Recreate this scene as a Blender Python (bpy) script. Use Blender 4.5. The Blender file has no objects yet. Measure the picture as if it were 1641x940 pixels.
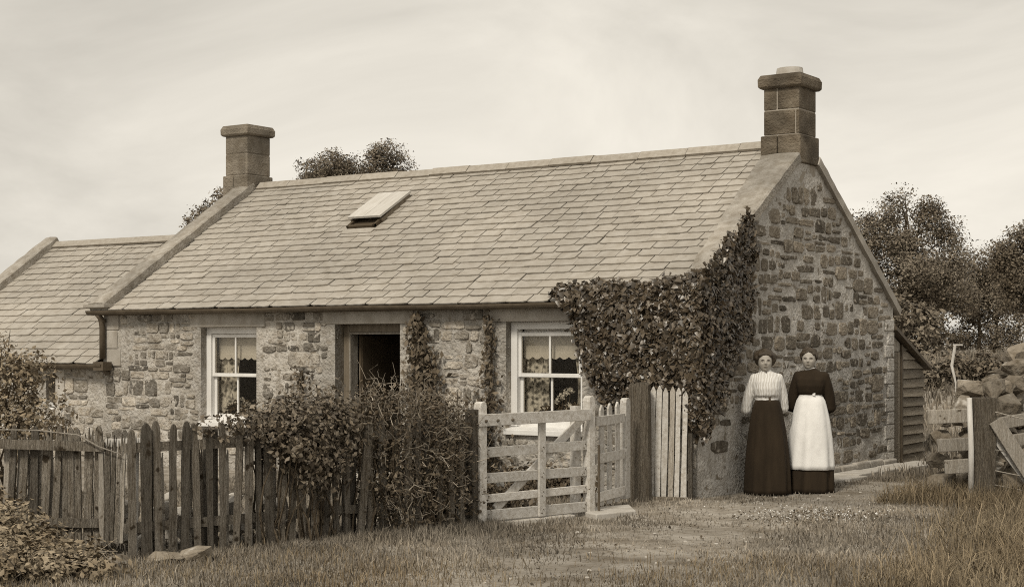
import bpy, math, random
import numpy as np
from mathutils import Vector, Matrix
random.seed(7); rng = np.random.default_rng(7)
scene = bpy.context.scene
COL = scene.collection
# ------------------------------------------------------------------ camera
YAW = 0.6016
CAM = (7.830, -14.925, 1.66)
cd = bpy.data.cameras.new('camera'); cam = bpy.data.objects.new('camera', cd); COL.objects.link(cam)
cam.location = CAM; cam.rotation_euler = (math.pi/2, 0, YAW)
cd.sensor_width = 36; cd.lens = 36*2501.37/1641; cd.shift_y = 82/1641; cd.clip_end = 3000
scene.camera = cam
# ------------------------------------------------------------------ light
TINT = (1.0, 0.942, 0.832)
SUN_EL, SUN_AZ = math.radians(46), math.radians(172)      # azimuth clockwise from +Y: from the front left
world = bpy.data.worlds.new('World'); scene.world = world; world.use_nodes = True
nt = world.node_tree; nt.nodes.clear()
def wn(t, **kw):
    n = nt.nodes.new(t)
    for k, v in kw.items(): setattr(n, k, v)
    return n
sky = wn('ShaderNodeTexSky', sky_type='NISHITA', sun_disc=False, sun_elevation=SUN_EL, sun_rotation=SUN_AZ)
bw = wn('ShaderNodeRGBToBW'); nt.links.new(sky.outputs[0], bw.inputs[0])
# overcast veil: the sky's own brightness evened out by cloud
mv = wn('ShaderNodeMapRange'); nt.links.new(bw.outputs[0], mv.inputs[0])
mv.inputs['From Min'].default_value = 0; mv.inputs['From Max'].default_value = 20
mv.inputs['To Min'].default_value = 6.6; mv.inputs['To Max'].default_value = 10.0; mv.clamp = False
tc = wn('ShaderNodeTexCoord'); mp = wn('ShaderNodeMapping'); mp.inputs['Scale'].default_value = (1.0, 1.0, 2.2)
mp.inputs['Rotation'].default_value = (0.5, 0.3, 0.4)
nt.links.new(tc.outputs['Generated'], mp.inputs[0])
no = wn('ShaderNodeTexNoise'); no.inputs['Scale'].default_value = 3.4; no.inputs['Detail'].default_value = 7; no.inputs['Roughness'].default_value = .55
no.inputs['Distortion'].default_value = .6
nt.links.new(mp.outputs[0], no.inputs['Vector'])
cr = wn('ShaderNodeMapRange'); cr.inputs['From Min'].default_value = .3; cr.inputs['From Max'].default_value = .7
cr.inputs['To Min'].default_value = .74; cr.inputs['To Max'].default_value = 1.16
nt.links.new(no.outputs[0], cr.inputs[0])
mul = wn('ShaderNodeMath', operation='MULTIPLY'); nt.links.new(mv.outputs[0], mul.inputs[0]); nt.links.new(cr.outputs[0], mul.inputs[1])
vm = wn('ShaderNodeVectorMath', operation='SCALE'); vm.inputs[0].default_value = TINT; nt.links.new(mul.outputs[0], vm.inputs['Scale'])
bg = wn('ShaderNodeBackground'); bg.inputs[1].default_value = 0.083; nt.links.new(vm.outputs[0], bg.inputs[0])
wo = wn('ShaderNodeOutputWorld'); nt.links.new(bg.outputs[0], wo.inputs[0])
sl = bpy.data.lights.new('sun', 'SUN'); sun = bpy.data.objects.new('sun', sl); COL.objects.link(sun)
sl.energy = 2.0; sl.angle = math.radians(11); sl.color = (1.0, 0.92, 0.78)
sdir = Vector((math.sin(SUN_AZ)*math.cos(SUN_EL), math.cos(SUN_AZ)*math.cos(SUN_EL), math.sin(SUN_EL)))
sun.rotation_euler = (-sdir).to_track_quat('-Z', 'Y').to_euler(); sun.location = (-8, -12, 14)
vs = scene.view_settings; vs.view_transform = 'Standard'; vs.look = 'None'; vs.exposure = 0.40; vs.gamma = 1.0; vs.use_curve_mapping = False
scene.render.film_transparent = False
scene.cycles.use_denoising = False; scene.cycles.pixel_filter_type = 'BLACKMAN_HARRIS'; scene.cycles.filter_width = 1.05; scene.cycles.max_bounces = 6; scene.cycles.transparent_max_bounces = 8

# ------------------------------------------------------------------ colours and materials
def S(v):
    """the warm brown-and-cream tone of the place at reflectance v"""
    t = min(1, max(0, (math.log(v)-math.log(.02))/(math.log(.7)-math.log(.02))))
    g = .69+.30*t**1.2; b = .42+.55*t**1.6
    k = v/(.2126+.7152*g+.0722*b)
    return (k, k*g, k*b, 1)
MATS = {}
def mat(name, lo, hi, scale=6, detail=4, stretch=(1, 1, 1), bump=.3, bscale=None, rough=.9, rand=0.0, spots=None, coord='Object', spec=.2, big=None, dist=.01, warm=None, bright=None):
    """noise between two tones, a random factor per object and per loose piece, optional spots and broad patches, bump"""
    if name in MATS: return MATS[name]
    m = bpy.data.materials.new(name); m.use_nodes = True; N = m.node_tree.nodes; L = m.node_tree.links
    p = N['Principled BSDF']; p.inputs['Roughness'].default_value = rough; p.inputs['Specular IOR Level'].default_value = spec
    if coord == 'World':
        g = N.new('ShaderNodeNewGeometry'); src = g.outputs['Position']
    else:
        c = N.new('ShaderNodeTexCoord'); src = c.outputs['Object']
    mpn = N.new('ShaderNodeMapping'); mpn.inputs['Scale'].default_value = stretch; L.new(src, mpn.inputs[0])
    n1 = N.new('ShaderNodeTexNoise'); n1.inputs['Scale'].default_value = scale; n1.inputs['Detail'].default_value = detail; n1.inputs['Roughness'].default_value = .62
    L.new(mpn.outputs[0], n1.inputs['Vector'])
    r = N.new('ShaderNodeValToRGB'); r.color_ramp.elements[0].position = .3; r.color_ramp.elements[1].position = .7
    r.color_ramp.elements[0].color = S(lo); r.color_ramp.elements[1].color = S(hi)
    if warm:
        for e in r.color_ramp.elements:
            cc = list(e.color); cc[0] *= warm[0]; cc[1] *= warm[1]; cc[2] *= warm[2]; e.color = cc
    L.new(n1.outputs[0], r.inputs[0]); col = r.outputs[0]
    def mixmul(col, fac_out, lo_, hi_):
        mr = N.new('ShaderNodeMapRange'); mr.inputs['To Min'].default_value = lo_; mr.inputs['To Max'].default_value = hi_
        L.new(fac_out, mr.inputs[0])
        v = N.new('ShaderNodeVectorMath'); v.operation = 'SCALE'; L.new(col, v.inputs[0]); L.new(mr.outputs[0], v.inputs['Scale'])
        return v.outputs[0]
    if rand:
        oi = N.new('ShaderNodeObjectInfo'); ge = N.new('ShaderNodeNewGeometry')
        ad = N.new('ShaderNodeMath'); ad.operation = 'ADD'; L.new(oi.outputs['Random'], ad.inputs[0]); L.new(ge.outputs['Random Per Island'], ad.inputs[1])
        fr = N.new('ShaderNodeMath'); fr.operation = 'FRACT'; L.new(ad.outputs[0], fr.inputs[0])
        if bright:
            pw = N.new('ShaderNodeMath'); pw.operation = 'POWER'; pw.inputs[1].default_value = bright; L.new(fr.outputs[0], pw.inputs[0]); fr = pw
        col = mixmul(col, fr.outputs[0], 1-rand, 1+rand)
    if big:
        n3 = N.new('ShaderNodeTexNoise'); n3.inputs['Scale'].default_value = big[0]; n3.inputs['Detail'].default_value = 3
        g3 = N.new('ShaderNodeNewGeometry'); L.new(g3.outputs['Position'], n3.inputs['Vector'])
        mr = N.new('ShaderNodeMapRange'); mr.inputs['From Min'].default_value = .35; mr.inputs['From Max'].default_value = .65; L.new(n3.outputs[0], mr.inputs[0])
        col = mixmul(col, mr.outputs[0], big[1], big[2])
    if spots:
        n2 = N.new('ShaderNodeTexNoise'); n2.inputs['Scale'].default_value = spots[0]; n2.inputs['Detail'].default_value = 2; L.new(src, n2.inputs['Vector'])
        mr = N.new('ShaderNodeMapRange'); mr.inputs['From Min'].default_value = spots[1]; mr.inputs['From Max'].default_value = spots[1]+.08; L.new(n2.outputs[0], mr.inputs[0])
        mx = N.new('ShaderNodeMix'); mx.data_type = 'RGBA'; L.new(mr.outputs[0], mx.inputs['Factor']); L.new(col, mx.inputs['A']); mx.inputs['B'].default_value = S(spots[2])
        col = mx.outputs['Result']
    L.new(col, p.inputs['Base Color'])
    if bump:
        nb = N.new('ShaderNodeTexNoise'); nb.inputs['Scale'].default_value = bscale or scale*4; nb.inputs['Detail'].default_value = 5; L.new(mpn.outputs[0], nb.inputs['Vector'])
        b = N.new('ShaderNodeBump'); b.inputs['Strength'].default_value = bump; b.inputs['Distance'].default_value = dist; L.new(nb.outputs[0], b.inputs['Height']); L.new(b.outputs[0], p.inputs['Normal'])
    MATS[name] = m; return m

M = dict(
    mortar=mat('lime_mortar', .27, .50, 9, 6, bump=1, bscale=26, coord='World', big=(.9, .72, 1.12), spots=(5, .61, .22), dist=.04),
    gmortar=mat('gable_mortar', .35, .56, 9, 6, bump=1, bscale=26, coord='World', big=(.7, .74, 1.1), spots=(7, .63, .16), dist=.04),
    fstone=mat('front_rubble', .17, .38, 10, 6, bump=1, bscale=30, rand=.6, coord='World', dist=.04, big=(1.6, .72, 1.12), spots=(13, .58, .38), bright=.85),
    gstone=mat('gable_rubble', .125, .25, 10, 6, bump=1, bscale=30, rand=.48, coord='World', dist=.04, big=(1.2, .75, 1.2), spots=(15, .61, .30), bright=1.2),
    dressed=mat('dressed_stone', .28, .44, 5, 6, bump=.5, bscale=60, coord='World', big=(1.5, .8, 1.08)),
    chim=mat('sooty_sandstone', .085, .16, 7, 7, bump=.9, bscale=40, rand=.2, coord='World', big=(2.2, .55, 1.2), dist=.03),
    chim2=mat('weathered_sandstone', .14, .24, 7, 7, bump=.9, bscale=40, rand=.14, coord='World', big=(2.2, .7, 1.15), dist=.03),
    joint=mat('pale_joint', .22, .32, 12, 3, coord='World'),
    slate=mat('slate', .275, .385, 7, 7, bump=.3, bscale=45, rough=.66, rand=.055, coord='World', big=(.6, .86, 1.05), spec=.3, spots=(11, .69, .24)),
    under=mat('roof_underlay', .05, .08, 3),
    coping=mat('coping_mortar', .22, .40, 10, 6, bump=.9, bscale=35, coord='World', big=(1.2, .7, 1.1), dist=.03),
    ridge=mat('ridge_stone', .24, .36, 14, 6, bump=.6, bscale=60, rand=.08, coord='World'),
    iron=mat('dark_iron', .055, .09, 8, 3, bump=.2, rough=.6, spec=.4),
    white=mat('white_paint', .62, .76, 5, 3, bump=.12, rough=.55, spec=.35, stretch=(1, 1, .3)),
    doorwood=mat('brown_paint', .11, .17, 6, 4, bump=.2, rough=.6, stretch=(4, 4, .4)),
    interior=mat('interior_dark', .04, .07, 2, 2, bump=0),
    lid=mat('hatch_boards', .42, .54, 4, 5, stretch=(6, 1, 1), bump=.4, rand=.05, coord='World'),
    gatewood=mat('pale_gate_wood', .34, .58, 5, 6, stretch=(5, 5, 5), bump=.4, rand=.14, coord='World', spots=(30, .68, .12)),
    oldwood=mat('weathered_wood', .09, .30, 9, 8, stretch=(8, 8, .6), bump=1, rand=.48, spots=(11, .63, .045), dist=.04),
    greywood=mat('grey_wood', .22, .38, 7, 6, stretch=(7, 7, .7), bump=.8, rand=.3, spots=(14, .66, .10), dist=.02),
    postwood=mat('rough_post_wood', .075, .23, 6, 8, stretch=(9, 9, .6), bump=1, rand=.1, dist=.05),
    palewood=mat('bleached_wood', .42, .58, 7, 5, stretch=(6, 6, .7), bump=.5, rand=.1),
    board=mat('shed_boards', .15, .25, 6, 5, stretch=(3, .8, 6), bump=.6, rand=.22, coord='World', dist=.02),
    rubble=mat('field_stone', .10, .25, 6, 6, bump=.9, bscale=18, rand=.35, coord='World', dist=.04, spots=(6, .62, .42)),
    flag=mat('pale_flagstone', .32, .5, 5, 6, bump=.5, coord='World'),
    ivy=mat('ivy_leaf', .045, .08, 3, 2, bump=0, rough=.38, rand=.6, spec=.6, coord='World'),
    privet=mat('privet_leaf', .085, .14, 3, 2, bump=0, rough=.55, rand=.5, spec=.35, coord='World'),
    darkleaf=mat('hedge_leaf', .06, .105, 3, 2, bump=0, rough=.65, rand=.5, coord='World'),
    rose=mat('climber_leaf', .07, .11, 3, 2, bump=0, rough=.6, rand=.5, coord='World'),
    weed=mat('weed_leaf', .13, .25, 3, 2, bump=0, rough=.6, rand=.45, coord='World', warm=(1.06, .99, .86)),
    treeleaf=mat('tree_leaf', .10, .18, .6, 2, bump=0, rough=.6, rand=.4, coord='World'),  # tone lifted: distance haze is put into the leaf colour
    bark=mat('bark', .05, .09, 6, 5, stretch=(3, 3, .6), bump=.8, dist=.05),
    twig=mat('twig', .12, .26, 5, 3, bump=.3, rand=.4),
    grass=mat('grass_blade', .13, .27, .8, 3, bump=0, rough=.7, rand=.5, coord='World', big=(.7, .5, 1.25)),
    drygrass=mat('dry_grass_blade', .11, .24, .8, 3, bump=0, rough=.7, rand=.55, coord='World', big=(.6, .6, 1.15), warm=(1.04, .96, .80)),
    ground=mat('earth', .12, .36, 2.2, 9, bump=.8, bscale=9, coord='World', big=(.35, .75, 1.1), dist=.05, spots=(14, .62, .12)),
    blossom=mat('pale_blossom', .6, .75, 4, 2, bump=0, rough=.8, rand=.1),
    skin=mat('skin', .34, .42, 9, 3, bump=.1, rough=.6, spec=.3),
    hair=mat('dark_hair', .022, .055, 12, 5, stretch=(1, 1, 5), bump=.6, bscale=60, rough=.55, spec=.4),
    black=mat('black_cloth', .014, .027, 6, 5, bump=.5, bscale=40, stretch=(1, 1, .25), rough=.95),
    apron=mat('white_cotton', .66, .78, 4, 4, bump=.55, bscale=9, rough=.9, stretch=(1, 1, .6), dist=.02),
    feature=mat('dark_feature', .05, .07, 5, 1, bump=0),
    lip=mat('lip', .15, .18, 5, 1, bump=0),
    leather=mat('leather', .04, .06, 5, 3, bump=.3, rough=.5),
    pot=mat('clay', .2, .28, 6, 3, bump=.2),
    blind=mat('linen_blind', .66, .8, 5, 3, bump=.2),
)
# lace: threads on nothing
m = bpy.data.materials.new('lace'); m.use_nodes = True; N = m.node_tree.nodes; L = m.node_tree.links
p = N['Principled BSDF']; p.inputs['Base Color'].default_value = (.8, .79, .76, 1); p.inputs['Roughness'].default_value = .9
c = N.new('ShaderNodeTexCoord'); n1 = N.new('ShaderNodeTexVoronoi'); n1.inputs['Scale'].default_value = 16; L.new(c.outputs['Object'], n1.inputs['Vector'])
n2 = N.new('ShaderNodeTexNoise'); n2.inputs['Scale'].default_value = 26; n2.inputs['Detail'].default_value = 3; L.new(c.outputs['Object'], n2.inputs['Vector'])
a = N.new('ShaderNodeMath'); a.operation = 'MULTIPLY'; L.new(n1.outputs['Distance'], a.inputs[0]); L.new(n2.outputs[0], a.inputs[1])
mr = N.new('ShaderNodeMapRange'); mr.inputs['From Min'].default_value = .12; mr.inputs['From Max'].default_value = .30; mr.inputs['To Min'].default_value = .18; mr.inputs['To Max'].default_value = .92
L.new(a.outputs[0], mr.inputs[0]); L.new(mr.outputs[0], p.inputs['Alpha']); M['lace'] = m
# window glass
m = bpy.data.materials.new('window_glass'); m.use_nodes = True; N = m.node_tree.nodes; L = m.node_tree.links; N.remove(N['Principled BSDF'])
tr = N.new('ShaderNodeBsdfTransparent'); tr.inputs[0].default_value = (.86, .84, .8, 1); gl = N.new('ShaderNodeBsdfGlossy'); gl.inputs['Roughness'].default_value = .04
lw = N.new('ShaderNodeLayerWeight'); lw.inputs[0].default_value = .5; fp = N.new('ShaderNodeMath'); fp.operation = 'POWER'; fp.inputs[1].default_value = 4; L.new(lw.outputs['Facing'], fp.inputs[0]); fr = N.new('ShaderNodeMath'); fr.operation = 'MULTIPLY_ADD'; fr.inputs[1].default_value = .5; fr.inputs[2].default_value = .03; L.new(fp.outputs[0], fr.inputs[0])
nb = N.new('ShaderNodeTexNoise'); nb.inputs['Scale'].default_value = 2.2; bu = N.new('ShaderNodeBump'); bu.inputs['Strength'].default_value = .15; L.new(nb.outputs[0], bu.inputs['Height']); L.new(bu.outputs[0], gl.inputs['Normal'])
mx = N.new('ShaderNodeMixShader'); L.new(fr.outputs[0], mx.inputs[0]); L.new(tr.outputs[0], mx.inputs[1]); L.new(gl.outputs[0], mx.inputs[2]); L.new(mx.outputs[0], N['Material Output'].inputs[0]); M['glass'] = m
# striped blouse
m = bpy.data.materials.new('striped_blouse'); m.use_nodes = True; N = m.node_tree.nodes; L = m.node_tree.links; p = N['Principled BSDF']; p.inputs['Roughness'].default_value = .9
c = N.new('ShaderNodeTexCoord'); sx = N.new('ShaderNodeSeparateXYZ'); L.new(c.outputs['Object'], sx.inputs[0])
nn = N.new('ShaderNodeTexNoise'); nn.inputs['Scale'].default_value = 7; L.new(c.outputs['Object'], nn.inputs['Vector'])
w1 = N.new('ShaderNodeMath'); w1.operation = 'MULTIPLY_ADD'; w1.inputs[1].default_value = .05; L.new(nn.outputs[0], w1.inputs[0]); L.new(sx.outputs['X'], w1.inputs[2])
w2 = N.new('ShaderNodeMath'); w2.operation = 'MULTIPLY'; w2.inputs[1].default_value = 370; L.new(w1.outputs[0], w2.inputs[0])
w3 = N.new('ShaderNodeMath'); w3.operation = 'SINE'; L.new(w2.outputs[0], w3.inputs[0])
rp = N.new('ShaderNodeValToRGB'); rp.color_ramp.elements[0].position = .25; rp.color_ramp.elements[0].color = S(.46); rp.color_ramp.elements[1].position = .7; rp.color_ramp.elements[1].color = S(.72)
mrr = N.new('ShaderNodeMapRange'); mrr.inputs['From Min'].default_value = -1; L.new(w3.outputs[0], mrr.inputs[0]); L.new(mrr.outputs[0], rp.inputs[0]); L.new(rp.outputs[0], p.inputs['Base Color'])
nb = N.new('ShaderNodeTexNoise'); nb.inputs['Scale'].default_value = 14; bu = N.new('ShaderNodeBump'); bu.inputs['Strength'].default_value = .6; bu.inputs['Distance'].default_value = .03; mpp = N.new('ShaderNodeMapping'); mpp.inputs['Scale'].default_value = (1.6, 1.6, .5)
L.new(c.outputs['Object'], mpp.inputs[0]); L.new(mpp.outputs[0], nb.inputs['Vector']); L.new(nb.outputs[0], bu.inputs['Height']); L.new(bu.outputs[0], p.inputs['Normal']); M['blouse'] = m

# ------------------------------------------------------------------ object helpers
WLOC = {}
def link(o, parent=None, local=False):
    COL.objects.link(o)
    if parent is not None:
        o.parent = parent
        if not local: o.matrix_parent_inverse = Matrix.Translation(-WLOC.get(parent.name, Vector((0, 0, 0))))
    WLOC[o.name] = WLOC.get(parent.name, Vector((0, 0, 0))) if (parent is not None and local) else Vector((0, 0, 0)) + (o.location if parent is None else Vector((0, 0, 0)))
    return o
def tag(o, label=None, cat=None, group=None, kind=None):
    for k, v in (('label', label), ('category', cat), ('group', group), ('kind', kind)):
        if v: o[k] = v
    return o
def thing(name, label, cat, loc=(0, 0, 0), group=None, rz=0):
    o = bpy.data.objects.new(name, None); o.empty_display_size = .2; o.location = loc; o.rotation_euler[2] = rz
    link(o); WLOC[o.name] = Vector(loc); return tag(o, label, cat, group)
def npmesh(name, V, F, mat_=None, smooth=False):
    """V (n,3); F (m,k) array of equal-sized faces, or a list of such arrays"""
    me = bpy.data.meshes.new(name); V = np.asarray(V, dtype=np.float32)
    Fs = F if isinstance(F, list) else [F]; Fs = [np.asarray(f, dtype=np.int32) for f in Fs if len(f)]
    nl = sum(f.size for f in Fs); nf = sum(len(f) for f in Fs)
    me.vertices.add(len(V)); me.vertices.foreach_set('co', V.ravel())
    me.loops.add(nl); me.loops.foreach_set('vertex_index', np.concatenate([f.ravel() for f in Fs]))
    me.polygons.add(nf); tot = np.concatenate([np.full(len(f), f.shape[1], np.int32) for f in Fs])
    me.polygons.foreach_set('loop_start', np.concatenate([[0], np.cumsum(tot)[:-1]]).astype(np.int32))
    if smooth: me.polygons.foreach_set('use_smooth', np.ones(nf, bool))
    me.update(calc_edges=True); me.validate()
    if mat_: me.materials.append(mat_)
    return me
def newobj(name, me, parent=None, local=False, label=None, cat=None, group=None, kind=None):
    return tag(link(bpy.data.objects.new(name, me), parent, local), label, cat, group, kind)
class MB:
    def __init__(s): s.v = []; s.f = []
    def hexa(s, P):
        b = len(s.v); s.v += [tuple(p) for p in P]
        s.f += [tuple(b+i for i in q) for q in ((0, 3, 2, 1), (4, 5, 6, 7), (0, 1, 5, 4), (1, 2, 6, 5), (2, 3, 7, 6), (3, 0, 4, 7))]; return s
    def box(s, x0, x1, y0, y1, z0, z1):
        return s.hexa([(x0, y0, z0), (x1, y0, z0), (x1, y1, z0), (x0, y1, z0), (x0, y0, z1), (x1, y0, z1), (x1, y1, z1), (x0, y1, z1)])
    def bar(s, p, q, w, t, side=None):
        """square-sawn bar p->q, w along side, t along the third axis"""
        p, q = Vector(p), Vector(q); d = (q-p).normalized(); sd = Vector(side) if side else (Vector((0, 0, 1)) if abs(d.z) < .9 else Vector((1, 0, 0)))
        sd = (sd-d*sd.dot(d)).normalized(); u = d.cross(sd)
        a, b = sd*w/2, u*t/2
        return s.hexa([p-a-b, p+a-b, p+a+b, p-a+b, q-a-b, q+a-b, q+a+b, q-a+b])
    def tube(s, pts, radii, n=8, caps=True):
        pts = [Vector(p) for p in pts]; b0 = len(s.v); 
        if not hasattr(radii, '__len__'): radii = [radii]*len(pts)
        ref = Vector((.31, .17, .93))
        for i, p in enumerate(pts):
            d = (pts[min(i+1, len(pts)-1)]-pts[max(i-1, 0)]).normalized()
            a = d.cross(ref); a = a.normalized() if a.length > .1 else d.cross(Vector((1, 0, 0))).normalized(); c = d.cross(a)
            for k in range(n):
                th = 2*math.pi*k/n; s.v.append(tuple(p+(a*math.cos(th)+c*math.sin(th))*radii[i]))
        for i in range(len(pts)-1):
            for k in range(n):
                k2 = (k+1) % n; s.f.append((b0+i*n+k, b0+i*n+k2, b0+(i+1)*n+k2, b0+(i+1)*n+k))
        if caps: s.f += [tuple(b0+k for k in reversed(range(n))), tuple(b0+(len(pts)-1)*n+k for k in range(n))]
        return s
    def loft(s, rings, caps=True):
        n = len(rings[0]); b0 = len(s.v)
        for r in rings: s.v += [tuple(p) for p in r]
        for i in range(len(rings)-1):
            for k in range(n): k2 = (k+1) % n; s.f.append((b0+i*n+k, b0+i*n+k2, b0+(i+1)*n+k2, b0+(i+1)*n+k))
        if caps: s.f += [tuple(b0+k for k in reversed(range(n))), tuple(b0+(len(rings)-1)*n+k for k in range(n))]
        return s
    def ball(s, c, r, n=10, m=7):
        rx, ry, rz = (r, r, r) if not hasattr(r, '__len__') else r
        rings = []
        for j in range(1, m):
            ph = math.pi*j/m; rings.append([(c[0]+rx*math.sin(ph)*math.cos(2*math.pi*k/n), c[1]+ry*math.sin(ph)*math.sin(2*math.pi*k/n), c[2]-rz*math.cos(ph)) for k in range(n)])
        return s.loft(rings)
    def poly(s, pts, off):
        """a flat polygon given a thickness vector"""
        b = len(s.v); n = len(pts); o = Vector(off); s.v += [tuple(p) for p in pts]+[tuple(Vector(p)+o) for p in pts]
        s.f += [tuple(b+i for i in reversed(range(n))), tuple(b+n+i for i in range(n))]+[(b+i, b+(i+1) % n, b+n+(i+1) % n, b+n+i) for i in range(n)]; return s
    def mesh(s, name, m_, smooth=False):
        me = bpy.data.meshes.new(name); me.from_pydata(s.v, [], s.f)
        if smooth: me.polygons.foreach_set('use_smooth', [True]*len(me.polygons))
        import bmesh
        bm = bmesh.new(); bm.from_mesh(me); bmesh.ops.recalc_face_normals(bm, faces=bm.faces); bm.to_mesh(me); bm.free()
        me.materials.append(m_); me.update(); return me
    def build(s, name, m_, parent=None, smooth=False, local=False, bevel=0, **kw):
        o = newobj(name, s.mesh(name, m_, smooth), parent, local, **kw)
        if bevel:
            b = o.modifiers.new('bevel', 'BEVEL'); b.width = bevel; b.segments = 2; b.limit_method = 'ANGLE'
        return o
def vnoise(x, y, seed=0):
    x = np.asarray(x, float); y = np.asarray(y, float); xi = np.floor(x).astype(np.int64); yi = np.floor(y).astype(np.int64); fx = x-xi; fy = y-yi
    fx = fx*fx*(3-2*fx); fy = fy*fy*(3-2*fy)
    def hsh(a, b):
        h = (a*374761393+b*668265263+seed*2147483647) & 0xffffffff; h = ((h ^ (h >> 13))*1274126177) & 0xffffffff; return ((h ^ (h >> 16)) & 0xffff)/65535.
    return (hsh(xi, yi)*(1-fx)+hsh(xi+1, yi)*fx)*(1-fy)+(hsh(xi, yi+1)*(1-fx)+hsh(xi+1, yi+1)*fx)*fy
def fbm(x, y, seed=0, o=4):
    t = 0; a = .5
    for i in range(o): t = t+a*vnoise(x*2**i, y*2**i, seed+i); a *= .5
    return t/(1-.5**o)
def sstep(a, b, x): t = np.clip((np.asarray(x, float)-a)/(b-a), 0, 1); return t*t*(3-2*t)
def gz(x, y):
    """ground height: level by the cottage, a bank rising behind it, gentle lumps"""
    return 1.35*sstep(6.2, 15, y)+.05*(fbm(np.asarray(x)*.5+9, np.asarray(y)*.5, 3)-.5)+.03*(fbm(np.asarray(x)*2.1, np.asarray(y)*2.1+4, 5)-.5)
def inpoly(x, y, P):
    x = np.asarray(x); y = np.asarray(y); r = np.zeros(x.shape, bool); n = len(P)
    for i in range(n):
        x1, y1 = P[i]; x2, y2 = P[(i+1) % n]
        if y1 == y2: continue
        r ^= ((y1 > y) != (y2 > y)) & (x < (x2-x1)*(y-y1)/(y2-y1)+x1)
    return r
def leaves(P, Nn, size, axis=None, shape='leaf', fold=.25):
    """vertex and face arrays for leaves at P with normals Nn, tips along axis"""
    n = len(P); Nn = Nn/np.linalg.norm(Nn, axis=1, keepdims=True)
    if axis is None: axis = rng.normal(size=(n, 3))
    A = axis-Nn*np.sum(axis*Nn, 1, keepdims=True); A /= np.maximum(1e-6, np.linalg.norm(A, axis=1, keepdims=True)); B = np.cross(Nn, A); s = np.asarray(size)[:, None]
    if shape == 'ivy': T = [(0, 0, 0), (.52, .02, -fold*.5), (.38, .42, -fold*.4), (0, 1, -.1), (-.38, .42, -fold*.4), (-.52, .02, -fold*.5)]; tri = [(0, 1, 2), (0, 2, 3), (0, 3, 4), (0, 4, 5)]
    else: T = [(0, 0, 0), (.3, .45, -fold*.6), (0, 1, -.08), (-.3, .45, -fold*.6)]; tri = [(0, 1, 2), (0, 2, 3)]
    k = len(T); V = np.empty((n, k, 3))
    for i, (b, a_, c_) in enumerate(T): V[:, i] = P+s*(b*B+(a_-.4)*A+c_*Nn)
    F = (np.arange(n)[:, None, None]*k+np.array(tri)[None]).reshape(-1, 3)
    return V.reshape(-1, 3), F
def clumps(lobes, ncl, per, spread, fill=.55):
    """points spread in clumps through ellipsoid lobes (cx,cy,cz,rx,ry,rz)"""
    w = np.array([l[3]*l[4]*l[5] for l in lobes])**.75; w /= w.sum(); out = []; nor = []
    for i in range(ncl):
        l = np.array(lobes[rng.choice(len(lobes), p=w)]); d = rng.normal(size=3); d /= np.linalg.norm(d); r = (fill+(1-fill)*rng.random()**.6)
        c = l[:3]+d*l[3:]*r*(.88+.24*rng.random()); k = int(per*(.5+rng.random())); q = c+np.clip(rng.normal(size=(k, 3)), -1.5, 1.5)*spread*(.6+.8*rng.random())
        out.append(q); nor.append(np.tile(d, (k, 1))+rng.normal(size=(k, 3))*.7+np.array([0, 0, .4]))
    return np.concatenate(out), np.concatenate(nor)
def foliage(name, P, Nn, size, m_, parent, shape='leaf', axis=None, zmin=None):
    sz = size*(.5+1.0*rng.random(len(P))**1.4)
    if zmin is not None: k = P[:, 2] > zmin; P, Nn, sz = P[k], Nn[k], sz[k]; axis = axis[k] if axis is not None else None
    V, F = leaves(P, Nn, sz, axis, shape); return newobj(name, npmesh(name, V, F, m_), parent, kind='stuff')

# ------------------------------------------------------------------ ground
def ground_sheet():
    xs = np.concatenate([[-900, -300, -120, -60, -30], np.arange(-16, 8.01, .25), [14, 30, 60, 150, 400, 900]]); ys = np.concatenate([[-200, -60, -30], np.arange(-14, 18.01, .25), [22, 30, 45, 80, 160, 400, 1500]])
    X, Y = np.meshgrid(xs, ys); Z = gz(X, Y); n = len(xs); V = np.stack([X, Y, Z], -1).reshape(-1, 3)
    i, j = np.meshgrid(np.arange(len(xs)-1), np.arange(len(ys)-1)); b = (j*n+i).ravel(); F = np.stack([b, b+1, b+1+n, b+n], 1)
    return newobj('ground', npmesh('ground', V, F, M['ground'], True), kind='structure', label='worn earth and grass ground round the cottage')
ground_sheet()
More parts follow.
